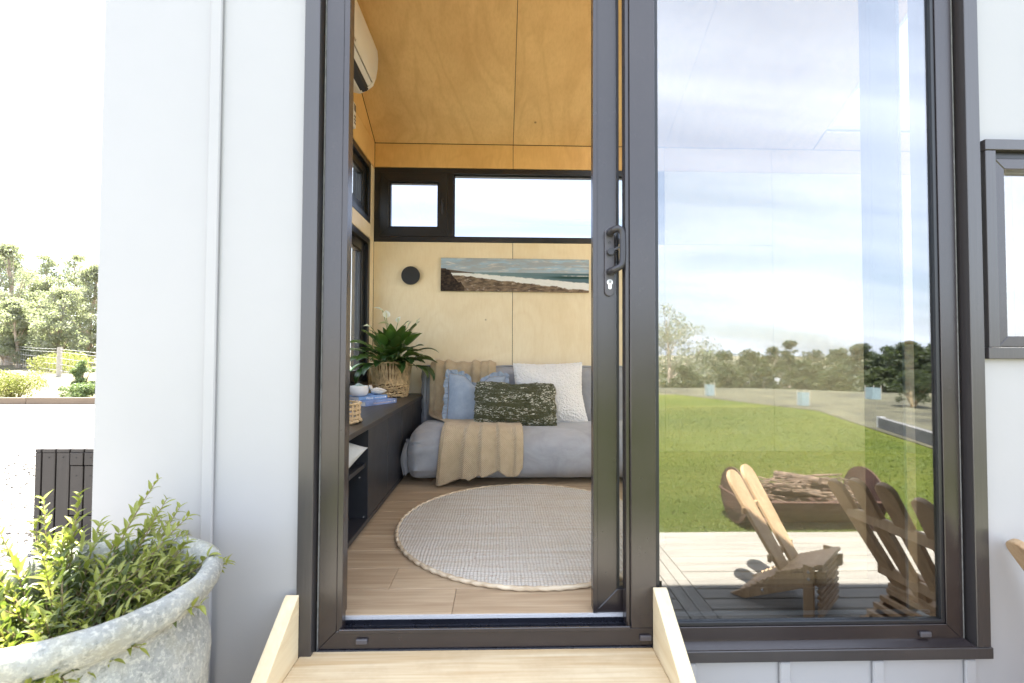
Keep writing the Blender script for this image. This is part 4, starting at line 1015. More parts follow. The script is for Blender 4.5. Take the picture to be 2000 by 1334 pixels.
    cliff = a.math('MULTIPLY', a.math('LESS_THAN', Z, a.math('MINIMUM', cl, 0.048)), a.math('LESS_THAN', X, -0.40))
    c = a.mix(cliff, c, a.mix(a.ramp(nz(40, (1, 1, 1.6)), [(0.4, 0), (0.66, 1)]), srgb(30, 24, 24), srgb(78, 64, 54)))
    a.bump(nz(900, (1, 1, 1), 2), 0.1, 0.001)
    return a.set(c, 0.6, 0.0, 0.2)
pc = MB().box(-0.586, 0.586, -0.009, 0.009, -0.1305, 0.1305).build('seascape_canvas', m_seascape(), None, bevel=0.0015)
pc.location = (0.117, 2.289, 1.394); pc.rotation_euler = (0, R(0.28), 0)
tag(pc, 'long panoramic seascape canvas of surf and rocks on the ply wall', 'picture')

# air conditioner on the left wall
AC = thing('air_conditioner', (-0.9, 1.2, 2.6), 'off white split air conditioner high on the wall inside the door', 'air conditioner')
yA, yB = 0.80, 1.602
core = [(-0.999, 2.452), (-0.900, 2.440), (-0.86, 2.452), (-0.836, 2.48), (-0.822, 2.54), (-0.815, 2.66), (-0.83, 2.74), (-0.86, 2.78), (-0.999, 2.79)]
MB().prism(core, lambda u, v, w: (u, w, v), yA+0.006, yB-0.006).build('body', M['black_metal'], AC)
fp = [(-0.817, 2.497), (-0.803, 2.535), (-0.793, 2.60), (-0.791, 2.66), (-0.796, 2.715), (-0.812, 2.755), (-0.84, 2.785), (-0.90, 2.797), (-0.999, 2.80), (-0.999, 2.788), (-0.85, 2.775), (-0.826, 2.74), (-0.814, 2.66), (-0.822, 2.54), (-0.832, 2.503)]
MB().prism(fp, lambda u, v, w: (u, w, v), yA, yB).build('front_panel', M['ac'], AC, bevel=0.003, seg=2, smooth=35)
MB().prism([(-0.8215, 2.489), (-0.836, 2.497), (-0.8885, 2.466), (-0.882, 2.4555), (-0.858, 2.4585)], lambda u, v, w: (u, w, v), yA+0.035, yB-0.030).build('vent_flap', M['ac'], AC, bevel=0.001, smooth=35)
MB().prism([(-0.999, 2.450), (-0.905, 2.4365), (-0.893, 2.4425), (-0.905, 2.452), (-0.999, 2.464)], lambda u, v, w: (u, w, v), yA, yB).build('underside', M['ac'], AC, bevel=0.002, smooth=35)
for a, b in ((yA, yA+0.033), (yB-0.028, yB)):
    MB().prism([(-0.893, 2.441), (-0.858, 2.4575), (-0.8205, 2.488), (-0.8175, 2.4965), (-0.84, 2.51), (-0.95, 2.47)], lambda u, v, w: (u, w, v), a, b).build('end_cheek', M['ac'], AC, bevel=0.001, smooth=35)
text_mesh('Rinnai', 0.024, M['print_brown'], 'lettering', AC, (-0.8122, 1.155, 2.5075), (0, 1, 0), (0.35, 0, 0.94))
RC = thing('remote_control', (-0.98, 1.70, 2.26), 'white air conditioner remote in a wall holder below the unit', 'remote control')
MB().box(-0.9995, -0.990, 1.675, 1.730, 2.258, 2.37).build('holder', M['white_plastic'], RC, bevel=0.002)
MB().box(-0.9895, -0.968, 1.679, 1.726, 2.268, 2.432).build('body', M['white_plastic'], RC, bevel=0.005, seg=2)
MB().box(-0.9678, -0.9665, 1.685, 1.720, 2.375, 2.42).build('screen', M['plate'], RC)
m = MB()
for i in range(3):
    for j in range(2): m.box(-0.9678, -0.9655, 1.688+j*0.018, 1.700+j*0.018, 2.29+i*0.022, 2.302+i*0.022)
m.build('buttons', M['plate'], RC)

# ------------------------------------------------------------------ on the cabinet
def leaf_mesh(m, base, az, el, L, w, droop, fold=0.35, n=9, twist=0.0):
    """a pointed blade that arches over; returns its tip"""
    p = Vector(base); e = el; step = L/n; side = Vector((-math.sin(az), math.cos(az), 0)); P = []
    for i in range(n+1):
        t = i/n; d = Vector((math.cos(az)*math.cos(e), math.sin(az)*math.cos(e), math.sin(e))); up = side.cross(d)*-1
        ww = w*(math.sin(math.pi*min(1, t**0.72*0.97+0.03)))**0.85*(1-0.25*t) if t < 1 else 0.0008
        sd = side*math.cos(twist*t)+up*math.sin(twist*t)
        lift = fold*ww*0.5
        P.append([p-sd*ww/2+up*lift, p-sd*ww*0.25+up*lift*0.38, p, p+sd*ww*0.25+up*lift*0.38, p+sd*ww/2+up*lift])
        p = p+d*step; e -= droop/n*(0.4+1.2*t)
    m.grid(np.array([[tuple(q) for q in r] for r in P])); return p
def arch(base, az, el, L, bend, n=7):
    p = Vector(base); e = el; out_ = [p.copy()]
    for i in range(n):
        d = Vector((math.cos(az)*math.cos(e), math.sin(az)*math.cos(e), math.sin(e))); p = p+d*(L/n); e -= bend/n; out_.append(p.copy())
    return out_, e
LX, LY = -0.792, 2.045
PL = thing('peace_lily', (LX, LY, 0.68), 'dark green peace lily with white flowers in the woven basket', 'plant')
def lily_leaf(az, el, pl, L, w, droop, bend=0.5, mat='lily_leaf', r=0.03, twist=0.0):
    az = R(az); b = (LX+r*math.cos(az)*random.uniform(.3, 1), LY+r*math.sin(az)*random.uniform(.3, 1), 0.665)
    pts, e = arch(b, az, R(el), pl, bend)
    m = MB(); leaf_mesh(m, pts[-1], az, e, L*0.95, w*1.7, droop*0.8, 0.28, 10, twist)
    lf = m.build('leaf', M[mat], PL, smooth=80)
    MB().tube(pts, [0.0028]*4+[0.0022]*4, 5).build('leaf_stalk', M['lily_stem'], lf)
main = [(-80, 84, 0.19, 0.16, 0.056, 0.45, 0.25), (10, 74, 0.24, 0.16, 0.062, 0.55, 0.2), (-25, 62, 0.20, 0.17, 0.065, 0.7, 0.3), (5, 50, 0.20, 0.19, 0.05, 1.7, 0.5),
        (-35, 42, 0.18, 0.18, 0.075, 1.1, 0.5), (-10, 34, 0.17, 0.19, 0.07, 1.0, 0.5), (-50, 40, 0.16, 0.16, 0.07, 1.3, 0.6), (-20, 22, 0.17, 0.17, 0.06, 1.8, 0.6), (-62, 26, 0.13, 0.15, 0.06, 1.6, 0.5),
        (-150, 62, 0.24, 0.16, 0.055, 1.6, 0.7), (-165, 48, 0.19, 0.19, 0.05, 1.2, 0.5), (-140, 40, 0.17, 0.19, 0.055, 1.3, 0.6), (-125, 46, 0.15, 0.17, 0.06, 1.4, 0.6), (-155, 30, 0.16, 0.19, 0.06, 1.9, 0.7), (-135, 22, 0.15, 0.20, 0.065, 2.3, 0.7),
        (-100, 36, 0.12, 0.15, 0.06, 1.5, 0.5), (-112, 58, 0.15, 0.16, 0.05, 1.2, 0.4), (-75, 50, 0.13, 0.15, 0.05, 1.6, 0.5), (40, 56, 0.17, 0.16, 0.06, 1.0, 0.4), (75, 60, 0.17, 0.15, 0.06, 0.9, 0.3), (140, 64, 0.16, 0.15, 0.06, 0.8, 0.3),
        (-40, 60, 0.15, 0.15, 0.055, 1.5, 0.5), (-15, 58, 0.14, 0.14, 0.055, 1.3, 0.5), (25, 40, 0.16, 0.17, 0.06, 1.3, 0.5), (-88, 66, 0.10, 0.14, 0.05, 1.3, 0.4), (-120, 30, 0.13, 0.16, 0.055, 2.0, 0.6), (-5, 20, 0.18, 0.18, 0.055, 2.1, 0.6), (-170, 66, 0.17, 0.15, 0.05, 1.2, 0.5)]
for i, a in enumerate(main): lily_leaf(*a, mat='lily_leaf_pale' if i in (2, 13, 16, 0) else 'lily_leaf', twist=random.uniform(-0.5, 0.5))
for i in range(34):
    lily_leaf(random.uniform(-185, 40), random.uniform(35, 80), random.uniform(.08, .15), random.uniform(.11, .16), random.uniform(.035, .055), random.uniform(.9, 2.1), random.uniform(.2, .7), twist=random.uniform(-0.7, 0.7))
for i in range(22):
    lily_leaf(random.uniform(-175, 60), random.uniform(66, 86), random.uniform(.13, .235), random.uniform(.12, .17), random.uniform(.036, .052), random.uniform(.6, 1.5), random.uniform(.1, .5), 'lily_leaf_pale' if i % 5 == 0 else 'lily_leaf', twist=random.uniform(-0.9, 0.9))
def lily_flower(tip, az, tilt, L=0.07, w=0.04, mat='spathe'):
    tip = Vector(tip); b = Vector((LX+random.uniform(-.02, .02), LY+random.uniform(-.02, .02), 0.67)); mid = (b*0.5+tip*0.5)+Vector((0.25*(b.x-tip.x), 0.25*(b.y-tip.y), 0.03))
    pts = [b.lerp(mid, t).lerp(mid.lerp(tip, t), t) for t in np.linspace(0, 1, 10)]
    f = MB().tube(pts, 0.0022, 6).build('flower', M['lily_stem'], PL)
    m = MB(); leaf_mesh(m, tip, R(az), R(tilt), L*1.1, w*1.25, 0.5, 0.5, 8); m.build('spathe', M[mat], f, smooth=80)
    d = Vector((math.cos(R(az))*math.cos(R(tilt+18)), math.sin(R(az))*math.cos(R(tilt+18)), math.sin(R(tilt+18))))
    MB().tube([tip, tip+d*0.012, tip+d*0.034, tip+d*0.038], [0.0022, 0.0045, 0.004, 0.001], 8).build('spadix', M['spathe_cream'], f, smooth=60)
lily_flower((-0.855, 2.03, 1.085), 180, 25, 0.065, 0.034); lily_flower((-0.825, 2.02, 1.030), 110, 75, 0.058, 0.048); lily_flower((-0.800, 1.99, 0.985), 185, 8, 0.070, 0.042, 'spathe_cream')
lily_flower((-0.920, 1.96, 0.962), 176, 12, 0.055, 0.034); lily_flower((-0.752, 2.07, 1.000), 60, 70, 0.05, 0.04); lily_flower((-0.680, 2.06, 0.965), 20, 66, 0.05, 0.03); lily_flower((-0.610, 2.05, 0.985), 15, 72, 0.055, 0.03)

WB = thing('woven_basket', (LX, LY, 0.46), 'brown woven cane basket holding the peace lily on the cabinet', 'basket')
def rB(z): return 0.112+(z-0.462)/0.245*0.033
m = MB()
for k in range(130):
    t = 2*math.pi*(k+random.uniform(-.3, .3))/130; tw = random.uniform(-.06, .06); p = []
    for j in range(9):
        z = 0.558+0.150*j/8; a = t+tw*j/8+0.012*math.sin(j*1.7+k*2.1); r = rB(z)+0.003*math.sin(j*1.3+k)+random.uniform(-.001, .001); p.append((LX+r*math.cos(a), LY+r*math.sin(a), z))
    m.tube(p, [random.uniform(.0028, .0044)]*9, 6)
m.build('upright_canes', M['wicker'], WB, smooth=60)
m = MB()
for j in range(8):
    z = 0.470+0.0125*j; p = []; n = 150
    for k in range(n): t = 2*math.pi*k/n; r = rB(z)+0.0055*math.sin(k*2*math.pi/(150/19)+j*math.pi+0.4*math.sin(k*0.3)); p.append((LX+r*math.cos(t), LY+r*math.sin(t), z+0.0045*math.sin(t*4+j*2)+0.003*math.sin(t*13+j)))
    m.tube(p, 0.0060, 6, closed=True)
for k in range(26):
    t = 2*math.pi*k/26+random.uniform(-.05, .05); m.tube([(LX+(rB(z)+0.004)*math.cos(t+0.1*math.sin(z*60+k)), LY+(rB(z)+0.004)*math.sin(t+0.1*math.sin(z*60+k)), z) for z in np.linspace(0.463, 0.572, 7)], 0.0042, 6)
m.build('woven_base', M['wicker'], WB, smooth=60)
m = MB(); p = []
for k in range(140): t = 2*math.pi*k/140; p.append((LX+(0.1455+0.002*math.sin(k*1.1))*math.cos(t), LY+(0.1455+0.002*math.sin(k*1.1))*math.sin(t), 0.709+0.0025*math.sin(k*0.9)))
m.tube(p, 0.0055, 6, closed=True); m.build('rim', M['wicker'], WB, smooth=60)
MB().lathe([(0.0, 0.464), (0.104, 0.464), (0.135, 0.685), (0.0, 0.672)], 40, (LX, LY, 0)).build('liner_pot', m_plain('dark_cane_lining', srgb(128, 100, 68), 0.8, 0.3, 40), WB, smooth=40)

def book(label, mat, c, ang, L, Wd, T, z, title, author, inkB, size):
    B = thing('book', (c[0], c[1], z), label, 'book')
    ux, uy = math.cos(ang), math.sin(ang); vx, vy = -uy, ux       # u along the spine, v away from the spine
    def fn(u, v, w): return (c[0]+ux*u+vx*v, c[1]+uy*u+vy*v, w)
    h = Wd/2
    m = MB()
    for a, b in ((z, z+0.0022), (z+T-0.0022, z+T)): m.prism([(-L/2, -h), (L/2, -h), (L/2, h), (-L/2, h)], fn, a, b)
    m.prism([(-L/2, -h-0.003), (L/2, -h-0.003), (L/2, -h), (-L/2, -h)], fn, z+0.0004, z+T-0.0004); m.build('cover', mat, B)
    MB().prism([(-L/2+0.003, -h+0.0006), (L/2-0.003, -h+0.0006), (L/2-0.003, h-0.003), (-L/2+0.003, h-0.003)], fn, z+0.0024, z+T-0.0024).build('pages', M['paper'], B)
    o1 = fn(-L/2+L*title[1], -h-0.0034, z+T/2-size*0.36); text_mesh(title[0], size, M[inkB], 'lettering', B, o1, (ux, uy, 0), (0, 0, 1))
    o2 = fn(-L/2+L*author[1], -h-0.0034, z+T/2-size*0.22); text_mesh(author[0], size*0.55, M['ink_white'], 'lettering', B, o2, (ux, uy, 0), (0, 0, 1))
    MB().prism([fn2 for fn2 in [(-L/2+L*0.93+0.005*math.cos(t), 0.005*math.sin(t)) for t in np.linspace(0, 2*math.pi, 14, endpoint=False)]], lambda u, v, w: tuple(np.array(fn(u, w, 0))+np.array((0, 0, z+T/2+v))), -h-0.0036, -h-0.0031).build('emblem', M['ink_white'], B)
    return B
a1 = math.atan2(0.86, 0.51)
book('pale blue paperback at the bottom of the book pair on the cabinet', M['book_sky'], (-0.807, 1.568), a1, 0.256, 0.19, 0.0275, 0.4604, ('A Bronte Beaches Journey', 0.24), ('BEACH STORIES', 0.70), 'ink_peach', 0.0135)
a2 = math.atan2(0.78, 0.63)
book('bright blue paperback lying on top of the pale blue one', M['book_blue'], (-0.846, 1.594), a2, 0.206, 0.165, 0.0235, 0.4884, ('Wave', 0.24), ('HOLLY JENSEN', 0.55), 'ink_white', 0.0215)
BWX, BWY, BWZ = -0.862, 1.520, 0.5125
BO = thing('ceramic_bowl', (BWX, BWY, BWZ), 'small round white ceramic bowl on the upper blue book', 'bowl')
MB().lathe([(0.0, 0.0), (0.034, 0.0), (0.046, 0.006), (0.0545, 0.022), (0.056, 0.038), (0.0535, 0.056), (0.0515, 0.062), (0.049, 0.063), (0.0478, 0.060), (0.050, 0.040), (0.045, 0.016), (0.0, 0.012)], 56, (BWX, BWY, BWZ)).build('body', M['ceramic'], BO, smooth=60)
for i, (x, y, s) in enumerate(((-0.026, -0.012, 0.017), (0.004, -0.024, 0.016), (0.028, -0.006, 0.018), (-0.010, 0.016, 0.019), (0.020, 0.024, 0.016), (-0.034, 0.018, 0.014), (0.002, 0.002, 0.017))):
    m = MB(); n = 14; q = []
    for a in range(9):
        for b in range(n):
            ph = -math.pi/2+math.pi*a/8; th_ = 2*math.pi*b/n; d = np.array([math.cos(ph)*math.cos(th_)*1.15, math.cos(ph)*math.sin(th_), math.sin(ph)*0.8]); q.append(d*(s*(1+0.28*float(vnoise(d*1.7+i*5.1, i)))))
    G = np.array(q).reshape(9, n, 3).transpose(1, 0, 2)+np.array([BWX+x, BWY+y, BWZ+0.051+(0.010 if i in (3, 6) else 0)])
    o = m.grid(G, closed_u=True).build('pebble', M['pebble'], None, smooth=35, merge=True); tag(o, 'pale green stone heaped in the small white bowl', 'stone', 'stones in the white bowl')
m = MB(); n = 40; G = np.zeros((n, 22, 3))
for a in range(n):
    for b in range(22):
        f = b/21; th_ = 2*math.pi*a/n; r = 0.030*math.sin(math.pi*min(1, 0.04+0.93*f**0.8))**0.8*(1+0.06*math.sin(th_*11)*(f < .9)); G[a, b] = (0.100*(f-0.5), r*math.cos(th_)*1.1, 0.5125+0.021+(r*math.sin(th_))*0.72)
c_, s_ = math.cos(R(32)), math.sin(R(32)); G2 = G.copy(); G2[..., 0] = -0.775+G[..., 0]*c_-G[..., 1]*s_; G2[..., 1] = 1.640+G[..., 0]*s_+G[..., 1]*c_
SH = thing('sea_shell', (-0.775, 1.64, 0.5125), 'white ribbed sea shell beside the bowl on the books', 'shell')
m.grid(G2, closed_u=True).build('body', M['shell'], SH, smooth=60)
m = MB()
for k in range(5):
    a = R(100+k*34); b = Vector((-0.815, 1.615, 0.548)); m.tube([b, b+Vector((0.010*math.cos(a), 0.010*math.sin(a), 0.010)), b+Vector((0.014*math.cos(a), 0.014*math.sin(a), 0.026))], [0.009, 0.006, 0.001], 7)
m.build('spines', M['shell'], SH, smooth=60)
SBX, SBY = -0.728, 0.795
SB = thing('rattan_holder', (SBX, SBY, 0.46), 'small open lattice rattan basket near the cabinet front edge', 'basket')
m = MB()
for k in range(22):
    t = 2*math.pi*k/22
    for s in (0.10, -0.10):
        m.tube([(SBX+(0.088+0.002*math.sin(j*3+k))*math.cos(t+s*0.15*(j/4)), SBY+(0.088+0.002*math.sin(j*3+k))*math.sin(t+s*0.15*(j/4)), 0.468+0.078*j/4) for j in range(5)], 0.0028, 6)
for z in (0.486, 0.507, 0.528):
    for dz in (-0.003, 0.003): m.tube([(SBX+(0.0885+0.003*math.sin(k*0.86))*math.cos(2*math.pi*k/80), SBY+(0.0885+0.003*math.sin(k*0.86))*math.sin(2*math.pi*k/80), z+dz) for k in range(80)], 0.0026, 6, closed=True)
m.build('lattice', M['rattan'], SB, smooth=60)
m = MB(); m.tube([(SBX+(0.090+0.003*math.sin(k*1.2))*math.cos(2*math.pi*k/110), SBY+(0.090+0.003*math.sin(k*1.2))*math.sin(2*math.pi*k/110), 0.548+0.002*math.sin(k*1.7)) for k in range(110)], 0.0048, 7, closed=True)
m.tube([(SBX+(0.090+0.006*math.sin(k*0.8))*math.cos(2*math.pi*k/110), SBY+(0.090+0.006*math.sin(k*0.8))*math.sin(2*math.pi*k/110), 0.468+0.003*math.sin(k*0.8+1)) for k in range(110)], 0.0062, 7, closed=True)
m.build('rim', M['rattan'], SB, smooth=60)
MB().lathe([(0.0, 0.461), (0.086, 0.461), (0.086, 0.465), (0.0, 0.465)], 30, (SBX, SBY, 0)).build('base', M['rattan'], SB)
GB = thing('glass_bottle', (-0.748, 0.80, 0.466), 'clear glass bottle standing in the small lattice basket', 'bottle')
MB().lathe([(0.0, 0.466), (0.036, 0.466), (0.039, 0.472), (0.039, 0.640), (0.034, 0.668), (0.016, 0.690), (0.014, 0.735), (0.017, 0.738), (0.017, 0.746), (0.012, 0.746), (0.0115, 0.690), (0.030, 0.662), (0.035, 0.636), (0.035, 0.474), (0.0, 0.472)], 40, (-0.748, 0.80, 0)).build('body', M['bottle'], GB, smooth=50)
MB().lathe([(0.0, 0.471), (0.0345, 0.473), (0.0345, 0.56), (0.0, 0.56)], 30, (-0.748, 0.80, 0)).build('sand_layer', M['ceramic'], GB, smooth=40)
MB().lathe([(0.0, 0.735), (0.011, 0.735), (0.013, 0.765), (0.0, 0.767)], 20, (-0.748, 0.80, 0)).build('cork', M['wicker'], GB, smooth=40)

# ------------------------------------------------------------------ kitchen end of the room, out of the camera's view
KB = thing('kitchen_bench', (3.2, 2.0, 0), 'kitchen bench whitened to bounce light with timber top along the ply wall', 'bench')
MB().box(3.25, 4.43, 1.72, 2.295, 0.002, 0.86).build('carcass', M['white_plastic'], KB, bevel=0.002); MB().box(3.23, 4.432, 1.70, 2.296, 0.861, 0.895).build('top', M['table_top'], KB, bevel=0.002)  # carcass and doors made white to bounce light into the room
for i in range(2): MB().box(3.255+i*0.585, 3.255+i*0.585+0.58, 1.70, 1.719, 0.09, 0.85).build('door', M['white_plastic'], KB, bevel=0.002)

# ------------------------------------------------------------------ big pot with its shrub, left foreground
PX, PY = -0.867, -0.33
PT = thing('planter_pot', (PX, PY, -0.42), 'large weathered grey concrete pot beside the white wall', 'pot')
prof_o = [(0.0, -0.4185), (0.165, -0.4185), (0.178, -0.405), (0.190, -0.33), (0.212, -0.15), (0.230, 0.02), (0.2345, 0.085), (0.2315, 0.130), (0.222, 0.165), (0.2105, 0.190), (0.2065, 0.205), (0.2095, 0.218), (0.224, 0.230), (0.240, 0.241), (0.2500, 0.257), (0.2535, 0.273), (0.2495, 0.287), (0.238, 0.2940), (0.224, 0.292), (0.214, 0.283), (0.2075, 0.266), (0.203, 0.245), (0.1955, 0.215), (0.193, 0.19), (0.193, 0.15), (0.0, 0.15)]
# resample so that the surface can be roughened
pr = []
for (a, b), (c, d) in zip(prof_o, prof_o[1:]):
    k = max(1, int(math.hypot(c-a, d-b)/0.008)) if a > 0.01 and c > 0.01 else 1
    pr += [(a+(c-a)*i/k, b+(d-b)*i/k) for i in range(k)]
pr.append(prof_o[-1]); k_ = np.array(pr)
pr = [(a, b+0.012 if b > 0.12 else b) for a, b in pr]; m = MB().lathe(pr, 150, (PX, PY, 0)); V = np.array(m.v); dx = V[:, :2]-np.array([PX, PY]); rr = np.hypot(dx[:, 0], dx[:, 1])+1e-6
q = 0.0022*vnoise(V*22, 1)+0.0016*vnoise(V*60, 2)+0.0030*vnoise(V*np.array([5, 5, 26.0]), 3)*(V[:, 2] < 0.20)
V[:, :2] += dx/rr[:, None]*(q*(rr > 0.05))[:, None]; V[:, 2] += 0.0016*vnoise(V*9, 6)*(rr > .05); m.v = [tuple(p) for p in V]
m.build('body', M['pot'], PT, smooth=50)
struct_soil = MB(); n = 60; G = np.zeros((n, 14, 3))
for a in range(n):
    for b in range(14): r = 0.192*b/13; G[a, b] = (PX+r*math.cos(2*math.pi*a/n), PY+r*math.sin(2*math.pi*a/n), 0.205)
G[..., 2] += 0.010*vnoise(G*40, 2)+0.006*vnoise(G*110, 3)
so = struct_soil.grid(G, closed_u=True).build('potting_soil', M['soil'], None, smooth=50); tag(so, 'dark potting soil inside the grey concrete pot', 'soil'); so['kind'] = 'stuff'
SHR = thing('potted_shrub', (PX, PY, 0.2), 'leafy green shrub with yellow new tips in the concrete pot', 'shrub')
def branch(base, az, el, L, bend, lsize, tipf):
    pts, e = arch(base, az, el, L, bend, 12)
    st = MB().tube(pts, [0.0022-0.0014*i/12 for i in range(13)], 5).build('branch', M['shrub_stem'], SHR, smooth=60)
    a = MB(); b = MB(); nn = max(6, int(L/0.0125)); roll = random.uniform(0, 3)
    for k in range(2, nn+1):
        t = k/nn*12; i = min(int(t), 11); p = pts[i].lerp(pts[i+1], t-i); d = (pts[i+1]-pts[i]).normalized()
        for s in (0, 1):
            ro = roll+k*1.35+s*math.pi+random.uniform(-.4, .4); h = d.cross(Vector((0, 0, 1))); h = h.normalized() if h.length > .05 else Vector((1, 0, 0)); v = h.cross(d)
            o_ = h*math.cos(ro)+v*math.sin(ro); ld = (d*random.uniform(.55, 1.1)+o_*random.uniform(.6, 1.0)+Vector((0, 0, 0.15))).normalized()
            la = math.atan2(ld.y, ld.x); le = math.asin(max(-1, min(1, ld.z))); f = k/nn
            L_ = lsize*random.uniform(.55, 1.2)*(1.0 if f < .8 else 0.8); leaf_mesh(b if f > 1-tipf else a, p, la, le, L_, L_*random.uniform(.30, .40), random.uniform(.3, 1.5), random.uniform(.3, .7), 5, random.uniform(-.6, .6))
    if a.v: a.build('leaves', M['shrub_leaf'], st, smooth=80)
    if b.v: b.build('new_leaves', M['shrub_tip'], st, smooth=80)
hero = [(-0.03, 0.06, 62, 72, 0.33, 0.3), (0.03, 0.03, 40, 64, 0.27, 0.4), (0.04, 0.05, 30, 54, 0.21, 0.2), (0.03, 0.0, 15, 60, 0.19, 0.5), (-0.06, 0.04, 120, 75, 0.29, 0.2), (-0.10, 0.05, 140, 70, 0.30, 0.4), (0.0, 0.08, 70, 66, 0.27, 0.2), (-0.03, -0.10, -85, 52, 0.20, 1.5), (-0.02, -0.02, -60, 74, 0.24, 0.3), (-0.08, 0.0, 170, 72, 0.27, 0.3), (0.03, 0.10, 85, 60, 0.25, 0.3)]
for x, y, az, el, L, bd in hero: branch((PX+x, PY+y, 0.2), R(az), R(el), L*0.9, bd, 0.035, 0.55)
for i in range(270):
    r = 0.165*math.sqrt(random.random()); a = random.uniform(0, 2*math.pi); x, y = r*math.cos(a)-0.025, r*math.sin(a)-0.005
    if x > 0.09 and y > 0.0: x -= 0.10
    az = math.atan2(y+0.01, x+0.02)+random.uniform(-.5, .5); tilt = R(random.uniform(4, 16)+46*min(1, r/0.165)); L = random.uniform(.10, .225)*(0.80 if math.cos(az) > 0.2 else 1.0)*(0.8 if math.sin(az) < -0.5 else 1.0)
    branch((PX+x, PY+y, 0.198), az, math.pi/2-tilt, L, random.uniform(-.1, .9), random.uniform(.026, .039), random.choice((0.2, 0.3, 0.4, 0.6)))

# ------------------------------------------------------------------ slatted box behind the corner
BX = thing('slatted_box', (-2.4, 2.2, -0.494), 'dark brown box clad in timber slats standing on the gravel', 'box')
bx0 = -3.03; pit = 0.0905
MB().box(bx0+0.03, -1.62, 1.80, 2.72, -0.49, 0.10).build('inner_frame', M['screw'], BX)
k = 0; x = bx0
sm = MB()
slats = [(bx0, bx0+0.036)]
x = bx0+0.046
while x < -1.66: slats.append((x, x+0.0805)); x += pit
for i, (a, b) in enumerate(slats):
    if i in (0, 1, 2): MB().box(a, b, 1.770, 1.792, -0.488, 0.116).build('slat', M['brown_slat'], BX, bevel=0.002)
    else:
        MB().box(a, b, 1.764, 1.792, 0.036, 0.116).build('slat', M['brown_slat'], BX, bevel=0.002); MB().box(a-0.004, b-0.004, 1.772, 1.792, -0.29, 0.030).build('slat', M['brown_slat'], BX, bevel=0.002); MB().box(a-0.004, b-0.004, 1.770, 1.792, -0.488, -0.296).build('slat', M['brown_slat'], BX, bevel=0.002)
    MB().box(a, b, 1.768, 2.74, 0.118, 0.140).build('top_slat', M['brown_slat'], BX, bevel=0.002)
    if i:
        xc = (a+b)/2; sm.tube([(xc, 1.7635 if i > 2 else 1.7695, 0.085), (xc, 1.762 if i > 2 else 1.768, 0.085)], 0.0055, 8)
        if i > 2: sm.tube([(xc-0.004, 1.7715, -0.035), (xc-0.004, 1.770, -0.035)], 0.0055, 8)
sm.build('screw_heads', M['screw'], BX)
y = 1.80
while y < 2.66: MB().box(bx0-0.002, bx0+0.020, y, y+0.0805, -0.488, 0.116).build('slat', M['brown_slat'], BX, bevel=0.002); y += pit

# ------------------------------------------------------------------ garden edge, paddock fence
for a, b, lab in ((-19.1, -15.2, 'timber sleeper edging beyond the left picture edge'), (-15.2, -11.32, 'timber sleeper edging in front of the golden bush'), (-11.32, -7.4, 'timber sleeper edging in front of the low green shrub'), (-7.4, -3.5, 'timber sleeper edging hidden behind the white house corner')):
    o = MB().box(a, b-0.008, 9.91, 9.985, -0.5, -0.335+random.uniform(-.008, .008)).build('timber_edging', M['sleeper'], None, bevel=0.006); tag(o, lab, 'sleeper', 'sleepers edging the gravel')

FN = thing('paddock_fence', (-18.1, 17.9, -0.3), 'post and wire fence crossing the dry paddock under gum trees', 'fence')
fa = np.array([-18.1, 17.9]); fd = np.array([-8.4, 5.8])
def fp_(t): q = fa+fd*t; return q[0], q[1], float(hz(q[0], q[1]))
for t in (-1, 0, 1, 2, 3):
    x, y, z = fp_(t); MB().tube([(x, y, z-0.2), (x, y, z+1.16), (x, y, z+1.20)], [0.085, 0.08, 0.07], 10).build('post', M['post'], FN, smooth=50)
for h in (0.25, 0.5, 0.75, 1.0, 1.12):
    MB().tube([np.array(fp_(t))+np.array([0, 0, h-0.03*math.sin(math.pi*(t % 1))]) for t in np.linspace(-1, 3, 33)], 0.006, 4).build('wire', M['wire'], FN)
m = MB()
for t in np.linspace(-0.98, 2.98, 90): x, y, z = fp_(t); m.tube([(x, y, z+0.05), (x, y, z+0.85)], 0.004, 4)
m.build('wire_mesh', M['wire'], FN, kind=None)

# ------------------------------------------------------------------ trees and shrubs
def leaf_cloud(name, mat, parent, cents, rads, n, size, aspect=0.4, droop=0.5):
    """many leaf-sized faces gathered in clumps"""
    cents = np.array(cents); rads = np.array(rads); k = len(cents)
    w = rads.prod(axis=1)**(2/3) if rads.ndim > 1 else rads**2
    idx = rng.choice(k, n, p=w/w.sum()); d = rng.normal(size=(n, 3)); d /= np.linalg.norm(d, axis=1)[:, None]
    rr_ = rng.uniform(0.25, 1.0, n)**0.55
    P = cents[idx]+d*rr_[:, None]*rads[idx].reshape(n, -1)
    a = rng.normal(size=(n, 3)); a[:, 2] -= droop; a /= np.linalg.norm(a, axis=1)[:, None]
    b = np.cross(a, rng.normal(size=(n, 3))); b /= np.linalg.norm(b, axis=1)[:, None]+1e-9
    s = size*rng.uniform(0.6, 1.3, n)[:, None]; A = a*s; B = b*s*aspect
    o = np.array(wloc(parent)) if parent is not None else np.zeros(3)
    V = np.stack([P-A*0.5, P+B*0.5, P+A*0.5, P-B*0.5], 1).reshape(-1, 3)-o
    me = bpy.data.meshes.new(name); me.vertices.add(4*n); me.vertices.foreach_set('co', V.astype(np.float32).ravel())
    me.loops.add(4*n); me.loops.foreach_set('vertex_index', np.arange(4*n, dtype=np.int32)); me.polygons.add(n)
    me.polygons.foreach_set('loop_start', np.arange(0, 4*n, 4, dtype=np.int32)); me.update(); me.validate(); me.materials.append(mat)
    ob = link(bpy.data.objects.new(name, me)); ob.parent = parent; return ob
